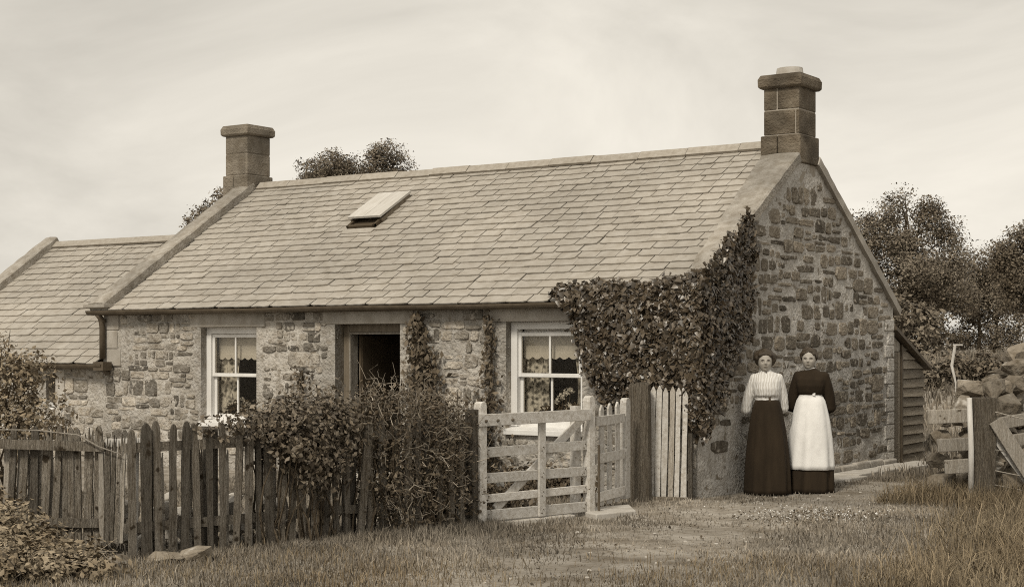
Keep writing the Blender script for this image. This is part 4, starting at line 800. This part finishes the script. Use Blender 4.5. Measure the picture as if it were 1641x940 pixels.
# weeds in the near left corner
t = thing('weed_patch', 'leafy sunlit weeds crowding the near left corner before the fence', 'weeds', (-1.4, -7.6, 0))
lb = [(-2.1, -7.55, .30, .36, .3, .34), (-1.75, -7.45, .22, .32, .28, .26), (-1.45, -7.5, .14, .3, .28, .18), (-1.55, -7.85, .18, .4, .3, .2), (-1.15, -7.45, .10, .26, .24, .14), (-1.15, -7.75, .10, .36, .26, .14), (-.9, -7.5, .07, .26, .26, .10), (-2.45, -7.8, .4, .36, .3, .36), (-1.8, -8.1, .2, .4, .3, .22), (-1.3, -8.1, .12, .4, .26, .14)]
P, Nn = clumps(lb, 1300, 14, .05, .25); Nn[:, 2] += .6; foliage('foliage', P, Nn, .045, M['weed'], t, zmin=.02)
twigs('stems', M['twig'], t, lambda i: (lambda l: (l[0]+random.gauss(0, .15), l[1]+random.gauss(0, .12), 0))(lb[i % 10]), lambda i: (lambda l: (l[0]+random.gauss(0, .2), l[1]+random.gauss(0, .2), l[2]+.15))(lb[i % 10]), 60, .006, .03)
# plants in the garden seen over and through the gate
gardens = [('garden_plant', 'low dark plants growing under the window behind the five-rail gate', [(-1.7, -.55, .15, .5, .25, .18), (-1.2, -.6, .12, .3, .2, .14)], 'darkleaf'), ('garden_plant', 'leafy clump in the garden between the gate rails', [(-1.15, -1.9, .2, .4, .35, .24), (-1.6, -2.4, .15, .4, .35, .2), (-1.0, -2.6, .12, .35, .3, .16)], 'rose'), ('garden_plant', 'tall dark plants at the wall foot between door and window', [(-3.1, -.5, .35, .5, .25, .4), (-2.75, -.35, .5, .25, .2, .5)], 'darkleaf')]
for nm, lbel, lb, mk in gardens:
    t = thing(nm, lbel, 'plant', (lb[0][0], lb[0][1], 0)); P, Nn = clumps(lb, 150, 14, .05, .3); foliage('foliage', P, Nn, .06, M[mk], t, zmin=.01)
    twigs('stems', M['twig'], t, lambda i: (lambda l: (l[0]+random.gauss(0, .15), l[1]+random.gauss(0, .1), 0))(lb[i % len(lb)]), lambda i: (lambda l: (l[0]+random.gauss(0, .2), l[1]+random.gauss(0, .1), l[2]*1.6))(lb[i % len(lb)]), 20, .006, .03)
t = thing('flower_clump', 'few pale flowers low down beside the hanging end of the five-rail gate', 'flowers', (-.75, -3.2, 0))
P, Nn = clumps([(-.72, -3.15, .33, .10, .08, .05), (-.55, -2.9, .36, .05, .05, .04)], 9, 6, .015); foliage('blossom', P, Nn, .04, M['blossom'], t)
P, Nn = clumps([(-.7, -3.1, .2, .16, .14, .14)], 30, 9, .04); foliage('foliage', P, Nn, .05, M['darkleaf'], t)
# ------------------------------------------------------------------ trees
def tree(name, label, base, top, lobes, ncl, per, spread, size, group=None, mk='treeleaf'):
    z0 = float(gz(base[0], base[1])); t = thing(name, label, 'tree', (base[0], base[1], z0), group)
    b0 = Vector((base[0], base[1], z0-.2)); tz = Vector((base[0]+.1, base[1], top)); r = .045*(top-z0)*.6
    mb = MB().tube([b0, b0.lerp(tz, .3)+Vector((.06, 0, 0)), b0.lerp(tz, .65)-Vector((.05, 0, 0)), tz], [r*1.2, r, r*.7, r*.3], 9)
    for l in lobes:
        a = b0.lerp(tz, random.uniform(.35, .75)); e = Vector(l[:3]); mid = a.lerp(e, .5)+Vector((random.gauss(0, .15), random.gauss(0, .15), random.gauss(.1, .1))); mb.tube([a, mid, e], [r*.45, r*.3, r*.1], 6)
        for _ in range(4): mb.tube([mid.lerp(e, .4), e+Vector((random.gauss(0, l[3]*.5), random.gauss(0, l[4]*.5), random.gauss(0, l[5]*.5)))], [r*.15, r*.04], 4)
    mb.build('trunk', M['bark'], t); P, Nn = clumps(lobes, ncl, per, spread, .3); foliage('crown', P, Nn, size, M[mk], t); return t
def lob(c, d, items): return [(*dp(c+i[0], d+i[1]), i[2], i[3], i[3], i[4]) for i in items]
tree('tree', 'twin-domed tree rising behind the middle of the cottage roof', dp(-4.4, 45), 6.5, lob(-4.4, 45, [(-.9, 0, 6.6, .85, .66), (-.35, .3, 6.4, .8, .66), (.75, 0, 6.75, .74, .74), (1.2, .2, 6.3, .7, .55), (.2, -.3, 5.8, 1.4, .8), (-1.4, .2, 6.2, .45, .4), (1.6, 0, 6.0, .5, .36), (.55, 0, 7.2, .35, .25), (-.6, 0, 7.0, .35, .25)]), 1000, 50, .10, .062)
tree('tree', 'small tree top showing left of the left-hand chimney', dp(-7.75, 40), 5.0, lob(-7.75, 40, [(0, 0, 5.0, .4, .3), (.3, 0, 5.35, .3, .3), (-.1, 0, 4.6, .6, .5)]), 150, 22, .09, .08)
tree('tree', 'tall dark spreading tree right of the gable', dp(13.8, 55), 6.2, lob(13.8, 55, [(-1.4, 0, 5.3, .8, .7), (-1.0, .2, 5.9, .5, .4), (-.3, .3, 6.35, .6, .55), (.05, 0, 6.8, .3, .25), (.95, 0, 6.1, .6, .55), (.7, 0, 6.55, .3, .25), (1.6, .2, 5.5, .55, .5), (1.9, .1, 4.8, .55, .5), (.1, 0, 5.2, 1.0, .6), (-1.4, 0, 4.3, 1.0, .9), (.3, -.3, 4.3, 1.1, .7), (1.5, .1, 4.1, .9, .5), (-.9, 0, 3.2, 1.0, .8), (.4, .2, 3.3, .9, .45), (-1.0, .2, 2.2, .8, .8), (1.4, 0, 3.4, .8, .35), (-.1, .3, 2.3, .5, .6), (2.2, 0, 3.0, .4, .4), (.9, 0, 2.6, .3, .3)]), 640, 95, .20, .085, 'trees right of the cottage')
tree('tree', 'low bushy tree in the gap between the tall tree and the frame-edge tree', dp(17.9, 60), 4.2, lob(17.9, 60, [(-2.0, 0, 4.2, 1.0, .8), (-1.0, .5, 4.5, .9, .6), (-.2, 0, 4.6, .8, .6), (.6, 0, 4.7, .9, .7), (-.6, .2, 3.6, 1.5, .7), (1.1, 0, 4.0, .9, .9), (-1.9, 0, 3.3, .8, .5), (.3, 0, 3.1, .9, .5), (-1.0, 0, 2.7, .3, .3), (1.6, 0, 3.0, .6, .5), (-1.6, 0, 2.2, .35, .5), (-.3, 0, 2.5, .5, .4), (.5, 0, 2.2, .5, .5), (1.3, 0, 2.2, .6, .6), (-.7, .4, 1.8, .9, .3), (.9, .3, 1.7, .9, .3)]), 480, 90, .20, .09, 'trees right of the cottage')
tree('tree', 'dark tree cut by the right edge, behind the stone wall', dp(16.6, 50), 4.8, lob(16.6, 50, [(-.75, 0, 4.5, .45, .4), (-.2, 0, 5.0, .5, .4), (.4, 0, 5.2, .6, .4), (-.3, 0, 3.9, .8, .6), (.8, 0, 4.2, .8, .9), (-.5, .2, 3.2, .6, .5), (.4, 0, 3.1, .6, .5), (.2, 0, 2.4, .4, .5), (.9, 0, 2.2, .5, .6)]), 430, 90, .17, .085, 'trees right of the cottage')
for k, (px_, d) in enumerate(((16.3, 62), (19.2, 62))):
    tree('tree', ['slender tree with bare lower stem under the joined canopy, nearer the shed', 'slender tree with bare lower stem under the joined canopy, nearer the frame edge'][k], dp(px_, d), 4.0, lob(px_, d, [(0, 0, 4.0, .7, .4), (.4, 0, 3.4, .5, .3), (-.4, 0, 3.6, .5, .4)]), 120, 40, .2, .12, 'trees right of the cottage')
bush('dark_bush', 'dark round bush low down behind the shed roof', [(*dp(8.05, 31), 2.0, .62, .5, .42), (*dp(7.7, 31), 2.2, .5, .5, .42), (*dp(7.9, 31), 1.4, .7, .5, .5)], 180, 22, .1, .10, M['treeleaf'], 12, lambda i: (*dp(7.9, 31), .9))
hb = [(*dp(7.3+k*.42, 27.2+.1*(k % 2)), 1.12+.05*(k % 3), .34, .22, .27) for k in range(9)]
bush('hedge', 'low dark hedge running across behind the pale bent stick', hb, 380, 22, .08, .085, M['treeleaf'], 30, lambda i: (*dp(7.3+.12*i, 27.2), .7), cat='hedge')
# ------------------------------------------------------------------ people
def ring(c, rx, ry, n=28, fold=0, nf=9, ph=0, back=1.0):
    out = []
    for k in range(n):
        th = 2*math.pi*k/n; f = 1+fold*math.cos(nf*th+ph)+fold*.5*math.cos((nf+4)*th+ph*2); out.append((c[0]+rx*f*math.cos(th), c[1]+ry*f*math.sin(th)*(back if math.sin(th) > 0 else 1), c[2]))
    return out
def remesh(o, vox, sm=4):
    m_ = o.modifiers.new('remesh', 'REMESH'); m_.mode = 'VOXEL'; m_.voxel_size = vox; m_.use_smooth_shade = True
    s_ = o.modifiers.new('smooth', 'SMOOTH'); s_.iterations = sm; s_.factor = .5
    return o
def head_rings(c, sx=1.0):
    """skull and face as stacked rings with brow, sockets, nose, cheeks and chin"""
    rings = []; n = 36; H = .224
    for j in range(25):
        t = j/24; z = c[2]-H/2+H*t
        prof = math.sqrt(max(0, 1-((t-.56)/.56)**2)) if t < .56 else math.sqrt(max(0, 1-((t-.56)/.44)**2))
        prof = max(prof, .05); rx = .077*sx*prof**.72*(1 if t > .35 else .86+.4*t); ryf = .088*prof**.6; ryb = .095*prof**.9
        r = []
        for k in range(n):
            th = 2*math.pi*k/n; cx, sy = math.cos(th), math.sin(th); x = rx*cx; y = (ryb if sy > 0 else ryf)*sy
            if sy < 0:
                a = x; g = lambda x0, z0, wx, wz: math.exp(-((a-x0)/wx)**2-((t-z0)/wz)**2)
                y -= .026*g(0, .40, .011, .05)+.014*g(0, .47, .009, .07)          # nose
                y -= .010*g(0, .08, .022, .06)+.006*g(0, .26, .02, .03)            # chin, lips
                y -= .010*g(.03, .56, .03, .025)+.010*g(-.03, .56, .03, .025)        # brow
                y += .019*g(.029, .50, .016, .032)+.019*g(-.029, .50, .016, .032)  # eye sockets
                y -= .005*g(.04, .37, .02, .07)+.005*g(-.04, .37, .02, .07)        # cheekbones
            r.append((c[0]+x, c[1]+y, z))
        rings.append(r)
    return rings
def person(label, loc, rz, P):
    t = thing('person', label, 'person', loc, 'two people standing by the gable', rz); t.rotation_euler[1] = P.get('roll', 0)
    hx, hy, hz = P['head']; sh = P['sh']; shx = P['shx']; wz = P['waist']
    def arm(mb, s_, k, n=12):
        e = P['elbow'][0 if s_ < 0 else 1]; w = P['wrist'][0 if s_ < 0 else 1]
        S0 = Vector((s_*(shx-.042), .004, sh-.032)); E_ = Vector(e); W_ = Vector(w); pts = []; rad = []
        for q in range(7): pts.append(S0.lerp(E_, q/6)+Vector((s_*.012*math.sin(q/6*math.pi), 0, 0))); rad.append(k[0]+(k[1]-k[0])*q/6)
        for q in range(1, 6): pts.append(E_.lerp(W_, q/5)); rad.append(k[1]+(k[2]-k[1])*(q/5)**1.3)
        mb.ball(S0, k[0]*1.02, 12, 8); mb.ball(E_, k[1], 12, 8); mb.tube(pts, rad, n); return W_
    # body: one surface from head to feet
    b = MB(); b.loft(head_rings((hx, hy, hz))); b.tube([(0, .015, sh-.03), (hx*.6, .01, sh+.06), (hx, .005, hz-.05)], [.055, .047, .05], 14)
    b.loft([ring((0, 0, z), rx, ry, 20) for z, rx, ry in ((.80, .15, .11), (.92, .155, .115), (wz, .105, .085), (wz+.12, .125, .10), (sh-.06, shx-.02, .095), (sh, shx-.05, .075), (sh+.03, .06, .055))])
    for s_ in (-1, 1):
        W_ = arm(b, s_, (.042, .037, .024), 10); d = Vector((-s_*.9, .28, -.45)).normalized(); side = Vector((0, -.7, -.7))
        b.ball(W_+d*.045, (.034, .026, .034), 10, 7)
        for f in range(4):
            o_ = (f-1.5)*.016; l = (.052, .062, .06, .046)[f]; p0 = W_+d*.065+Vector((0, .1, -1)).normalized()*o_; p1 = p0+d*l*.6; p2 = p1+(d+Vector((0, -.5, .1))).normalized()*l*.5; b.tube([p0-d*.02, p1, p2], [.0095, .009, .0075], 7)
        th0 = W_+d*.03; b.tube([th0, th0+Vector((-s_*.3, .2, .9)).normalized()*.035, th0+Vector((-s_*.7, .2, .8)).normalized()*.06], [.012, .0105, .0085], 7)
        b.tube([(s_*.075, 0, .84), (s_*.08, -.01, .46), (s_*.08, .01, .09)], [.085, .055, .038], 12); b.tube([(s_*.085, .05, .045), (s_*.088, -.05, .04), (s_*.092, -.15, .03)], [.04, .042, .028], 10)
        b.ball((hx+s_*.069, hy+.01, hz+.005), (.010, .018, .028), 8, 6)
    remesh(b.build('body', M['skin'], t, local=True), .0075, 3)
    for s_ in (-1, 1):
        MB().ball((hx+s_*.029, hy-.070, hz+.001), (.011, .006, .0045), 10, 6).build('eye', M['feature'], t, local=True)
        MB().tube([(hx+s_*.012, hy-.088, hz+.018), (hx+s_*.03, hy-.088, hz+.023), (hx+s_*.05, hy-.074, hz+.016)], [.002, .003, .002], 6).build('eyebrow', M['hair'], t, local=True)
        MB().tube([(s_*.085, .06, .04), (s_*.088, -.04, .04), (s_*.093, -.16, .032)], [.045, .047, .034], 12).build('shoe', M['leather'], t, local=True)
    MB().tube([(hx-.024, hy-.080, hz-.058), (hx, hy-.090, hz-.054), (hx+.024, hy-.080, hz-.058)], [.002, .004, .002], 6).build('mouth', M['lip'], t, local=True)
    # hair
    h = MB()
    for (x, y, z, r) in P['hair']: h.ball((hx+x+random.gauss(0, .003), hy+y+random.gauss(0, .004), hz+z+random.gauss(0, .003)), r*random.uniform(.88, 1.1), 14, 10)
    remesh(h.build('hair', M['hair'], t, local=True), .008, 3)
    # bodice with sleeves
    b = MB(); b.loft([ring((0, yo, z), rx, ry, 32, fo, 12, 1) for z, rx, ry, yo, fo in P['bodice']])
    for s_ in (-1, 1): arm(b, s_, P['sleeve'], 14)
    remesh(b.build('bodice', M[P['bm']], t, local=True), .010, 3)
    MB().loft([ring((hx*.5, .006, z), r, r*.98, 24) for z, r in ((sh+.035, .060), (sh+.062, .056), (sh+.066, .052), (sh+.04, .052))], False).build('collar', M[P['cm']], t, local=True, smooth=True)
    # skirt with folds, open at the hem
    rings = []
    for q in range(22):
        u = q/21; z = wz*(1-u)+.012*u; prof = .55*u**.40+.45*u; rings.append(ring((P['lean']*u, -.005, z), .118+(P['hem'][0]-.118)*prof+.02*math.sin(u*math.pi), .092+(P['hem'][1]-.092)*prof+.02*math.sin(u*math.pi), 96, .006+.042*u**.8, 9, .6+.9*u, 1.05))
    o = MB().loft(rings, False).build('skirt', M['black'], t, local=True, smooth=True); sd = o.modifiers.new('solid', 'SOLIDIFY'); sd.thickness = .006
    P['extra'](t, rings)
    return t
def belt(t, rings):
    MB().loft([ring((0, -.004, z), .126, .102, 36) for z in (1.035, 1.078)], False).build('belt', M['apron'], t, local=True, smooth=True)
    MB().box(.012, .034, -.114, -.100, 1.03, 1.084).build('buckle', M['leather'], t, local=True)
    MB().ball((-.008, -.066, 1.352), .009, 8, 6).build('brooch', M['leather'], t, local=True)
def apron(t, rings):
    V = []; F = []; n = 44; rows = [r for r in rings if r[0][2] > .235]; cols = 41
    for r in rows:
        nn = len(r); cx = sum(p[0] for p in r)/nn; cy = sum(p[1] for p in r)/nn; z = r[0][2]; u = 1-z/1.09
        for k in range(cols):
            ang = -math.pi/2+(k/(cols-1)-.5)*math.radians(196); f = (ang % (2*math.pi))/(2*math.pi)*nn; i0 = int(f) % nn; i1 = (i0+1) % nn; q = f-int(f)
            x = r[i0][0]*(1-q)+r[i1][0]*q; y = r[i0][1]*(1-q)+r[i1][1]*q; g = 1.04+.012*math.sin(k*.5+u*7)+.03*(float(fbm(k*.22, z*7, 33))-.5)+(.008 if abs(z-.62) < .02 else 0); V.append((cx+(x-cx)*g, cy+(y-cy)*g, z))
    for j in range(len(rows)-1):
        for k in range(cols-1): b0 = j*cols+k; F.append((b0, b0+1, b0+1+cols, b0+cols))
    o = newobj('apron', npmesh('apron', V, np.array(F), M['apron'], True), t, local=True); sd = o.modifiers.new('solid', 'SOLIDIFY'); sd.thickness = .004
    MB().loft([ring((0, -.004, z), .129, .104, 36) for z in (1.066, 1.096)], False).build('waistband', M['apron'], t, local=True, smooth=True)
    MB().box(.03, .06, -.116, -.104, 1.09, 1.125).build('badge', M['apron'], t, local=True)
RZ = .43
arc = lambda r, rad, y, a0, a1, n, zc, kz=1: [(rad*math.sin(math.radians(a0+(a1-a0)*i/(n-1))), y, zc+rad*kz*math.cos(math.radians(a0+(a1-a0)*i/(n-1))), r) for i in range(n)]
person('person in a pale striped blouse with white belt and long dark skirt, arms behind back', (.34, 1.03, 0), RZ+.09, dict(roll=-.015, head=(-.014, -.015, 1.472), sh=1.318, shx=.172, waist=1.06, lean=-.012, hem=(.252, .27),
    elbow=((-.225, .05, .945), (.185, .09, .96)), wrist=((-.125, .17, .865), (.08, .2, .87)), sleeve=(.056, .066, .038), bm='blouse', cm='blouse',
    bodice=((1.03, .122, .098, 0, .02), (1.075, .128, .104, -.004, .02), (1.10, .142, .125, -.012, .025), (1.17, .156, .135, -.012, .015), (1.25, .165, .125, -.004, .006), (1.31, .160, .095, .004, 0), (1.345, .11, .075, .006, 0), (1.362, .062, .058, .008, 0), (1.385, .054, .052, .008, 0)),
    hair=[(x, .025, z, r) for x, y, z, r in arc(.042, .088, 0, -105, 105, 11, .040, .78)]+[(x, .04, z, r) for x, y, z, r in arc(.052, .070, 0, -120, 120, 9, .03, .9)]+[(0, .06, .03, .085), (0, .10, -.02, .05)]+[(x, -.02, z, .030) for x, y, z, r in arc(.03, .084, 0, -80, 80, 11, .034, .80)]+[(x, -.052, .086-abs(x)*.15, .026) for x in (-.06, -.042, -.025, -.008, .008, .025, .042, .06)]+[(0, -.03, .095, .035), (0, 0, .11, .04)],
    extra=belt))
person('person in a dark high-necked bodice and long white apron over a black skirt', (.64, 1.48, 0), RZ-.13, dict(roll=.012, head=(-.026, -.015, 1.494), sh=1.335, shx=.185, waist=1.085, lean=.0, hem=(.268, .28),
    elbow=((-.222, .07, .955), (.212, .07, .955)), wrist=((-.11, .19, .90), (.11, .19, .90)), sleeve=(.060, .062, .045), bm='black', cm='apron',
    bodice=((1.05, .122, .098, 0, 0), (1.09, .128, .104, 0, .01), (1.13, .146, .122, -.008, .012), (1.20, .166, .138, -.010, .006), (1.27, .176, .128, -.004, 0), (1.325, .165, .095, .004, 0), (1.362, .11, .075, .006, 0), (1.38, .062, .058, .008, 0), (1.396, .056, .054, .008, 0)),
    hair=[(x, .022, z, r) for x, y, z, r in arc(.030, .074, 0, -105, 105, 11, .040, .95)]+[(x, .045, z, r) for x, y, z, r in arc(.045, .055, 0, -110, 110, 9, .03, 1.1)]+[(0, .06, .035, .075), (0, .115, .03, .045)]+[(x, -.015, z, .021) for x, y, z, r in arc(.03, .076, 0, -88, 88, 13, .028, .86)]+[(x, -.050, .094-abs(x)*.55, .018) for x in (-.062, -.045, -.028, -.014, .014, .028, .045, .062)]+[(0, -.045, .092, .028), (.02, -.05, .088, .024), (-.02, -.05, .088, .024), (0, .01, .10, .038)],
    extra=apron))
# ------------------------------------------------------------------ grass
def blades(name, x, y, h, w, m_, label, lean=.45, z0=-.01):
    n = len(x); z = gz(x, y)+z0; a = rng.uniform(0, 2*math.pi, n); b_ = rng.uniform(0, 2*math.pi, n); l = np.abs(rng.normal(size=n))*lean*h; cx, sx = np.cos(a)*w/2, np.sin(a)*w/2; lx, ly = np.cos(b_)*l, np.sin(b_)*l
    V = np.empty((n, 5, 3)); V[:, 0] = np.stack([x-cx, y-sx, z], 1); V[:, 1] = np.stack([x+cx, y+sx, z], 1)
    V[:, 2] = np.stack([x+cx*.8+lx*.3, y+sx*.8+ly*.3, z+h*.55], 1); V[:, 3] = np.stack([x-cx*.8+lx*.3, y-sx*.8+ly*.3, z+h*.55], 1); V[:, 4] = np.stack([x+lx, y+ly, z+h*np.clip(1-.35*(l/h)**2, .3, 1)], 1)
    i = np.arange(n)[:, None]*5; F4 = i+np.array([[0, 1, 2, 3]]); F3 = i+np.array([[3, 2, 4]])
    return newobj(name, npmesh(name, V.reshape(-1, 3), [F4, F3], m_), kind='stuff', label=label)
def free(x, y): return ~((x > -14) & (x < .14) & (y > -.05) & (y < 7.1)) & ~((x > .1) & (x < .48) & (y > 2.2) & (y < 6.2)) & ~((x > -.35) & (x < .12) & (y > -2.2) & (y < -1.1)) & ~((x > -.75) & (x < -.2) & (y > -3.1) & (y < -2.1))
def track(x, y):
    """how worn the ground is: the trodden way past the gate and the gable"""
    c = .95+.18*(-y-1.5)*(y < -1.5)+.10*np.sin(y*1.3); d = np.abs(x-c-.3*fbm(x*.8, y*.8, 60)); return np.clip(1.05-d/1.25, 0, 1)*(y < 3)
n = 380000; x = rng.uniform(-6, 6, n); y = rng.uniform(-10, 5, n); tr_ = track(x, y); dens = np.clip(.45+1.0*fbm(x*1.4, y*1.4, 70)-.95*tr_*(.3+1.5*fbm(x*2.0, y*2.0, 71)**2), .15, 1)
k = free(x, y) & (rng.random(n) < dens); x, y, tr_ = x[k], y[k], tr_[k]; hh = (.018+.065*rng.random(len(x))**2)*(1-.55*tr_)*(.6+.9*fbm(x*1.1, y*1.1, 72))
blades('grass', x, y, hh, .007+.004*rng.random(len(x)), M['grass'], 'short rough grass over the ground before the cottage')
n = 70000; x = rng.uniform(2.0, 6, n); y = rng.uniform(-6.5, 2.0, n); s_ = sstep(2.75, 3.8, x+.16*(y+1)+.5*fbm(x*.9, y*.9, 80)-.25); k = rng.random(n) < s_; x, y = x[k], y[k]
blades('tall_grass', x, y, (.06+.30*rng.random(len(x))**2)*(.3+1.3*fbm(x*1.7, y*1.7, 81)**1.3), .004+.005*rng.random(len(x)), M['drygrass'], 'tall dry brown grass in the near right corner', .95)
n = 9000; x = rng.uniform(1.7, 3.6, n); y = rng.uniform(.6, 3.0, n); k = rng.random(n) < .8; x, y = x[k], y[k]
blades('tall_grass', x, y, (.08+.22*rng.random(len(x))**1.5), .007+0*x, M['drygrass'], 'long grass round the foot of the old gatepost', .8)
# verge under the fence and hedge, pale dry blades in the near foreground
n = 26000; u = rng.uniform(-.25, 1.05, n); o_ = rng.normal(size=n)*.16+.16; x = FA.x+fd.x*u*FLEN+fn.x*o_; y = FA.y+fd.y*u*FLEN+fn.y*o_
blades('verge_grass', x, y, (.03+.10*rng.random(n)**2)*(.5+.6*sstep(.3, .7, u)), .006+0*x, M['grass'], 'longer grass growing along the foot of the picket fence', .5)
n = 26000; x = rng.uniform(-1.2, 3.4, n); y = -7.6+rng.uniform(-1.2, 2.0, n)+.48*(x+1.2); k = rng.random(n) < np.clip(fbm(x*1.2, y*1.2, 90)*1.5-.35, .02, 1)*(1-.55*track(x, y)); x, y = x[k], y[k]
blades('verge_grass', x, y, (.03+.10*rng.random(len(x))**2.5), .006+0*x, M['drygrass'], 'pale dry grass in the near foreground', .6)
# bank behind
n = 60000; x = rng.uniform(-7, 4.5, n); y = rng.uniform(3.5, 22, n); k = free(x, y) & ~((x > .3) & (x < 1.6) & (y < 5.5) & (rng.random(n) < .5)); x, y = x[k], y[k]
blades('bank_grass', x, y, (.08+.16*rng.random(len(x))**1.5), .014+.008*rng.random(len(x)), M['grass'], 'rough grass on the bank behind the shed', .4)
# clover with pale heads, tufts and pebbles
n = 200; x = 1.75+rng.normal(size=n)*.36+.15*rng.normal(size=n); y = -.95+rng.normal(size=n)*.36; P = np.stack([x, y, gz(x, y)+.03+.03*rng.random(n)], 1); V, F = leaves(np.repeat(P, 3, 0)+rng.normal(size=(3*n, 3))*.006, rng.normal(size=(3*n, 3))+[0, 0, .6], np.full(3*n, .015))
newobj('clover_heads', npmesh('clover_heads', V, F, M['blossom']), kind='stuff', label='scatter of pale clover heads in the grass before the two people')
n = 600; x = 1.75+rng.normal(size=n)*.36; y = -.95+rng.normal(size=n)*.36; P = np.stack([x, y, gz(x, y)+.015+.02*rng.random(n)], 1); V, F = leaves(P, rng.normal(size=(n, 3))*.5+[0, 0, 1], np.full(n, .022), None, 'ivy')
newobj('clover', npmesh('clover', V, F, M['rose']), kind='stuff', label='dark clover leaves in the grass before the two people')
n = 900; x = rng.uniform(-1, 4, n); y = rng.uniform(-7, 3, n); k = (track(x, y) > .1) & free(x, y) & (fbm(x*1.6, y*1.6, 95) > .5); x, y = x[k], y[k]; P = np.stack([x, y, gz(x, y)+.012+.02*rng.random(len(x))], 1); V, F = leaves(P, rng.normal(size=(len(x), 3))*.6+[0, 0, 1], .02+.025*rng.random(len(x)), None, 'leaf')
newobj('ground_weeds', npmesh('ground_weeds', V, F, M['privet']), kind='stuff', label='small flat weeds in the trodden ground')
mb = MB()
for k in range(140):
    xx = random.uniform(-.6, 3.5); yy = random.uniform(-6.5, 2); 
    if float(track(np.array(xx), np.array(yy))) < .25 or not bool(free(np.array(xx), np.array(yy))): continue
    r = random.uniform(.006, .018); mb.ball((xx, yy, float(gz(xx, yy))+r*.2), (r*1.3, r, r*.7), 6, 4)
mb.build('pebbles', M['flag'], kind='stuff', label='pale pebbles in the trodden ground')
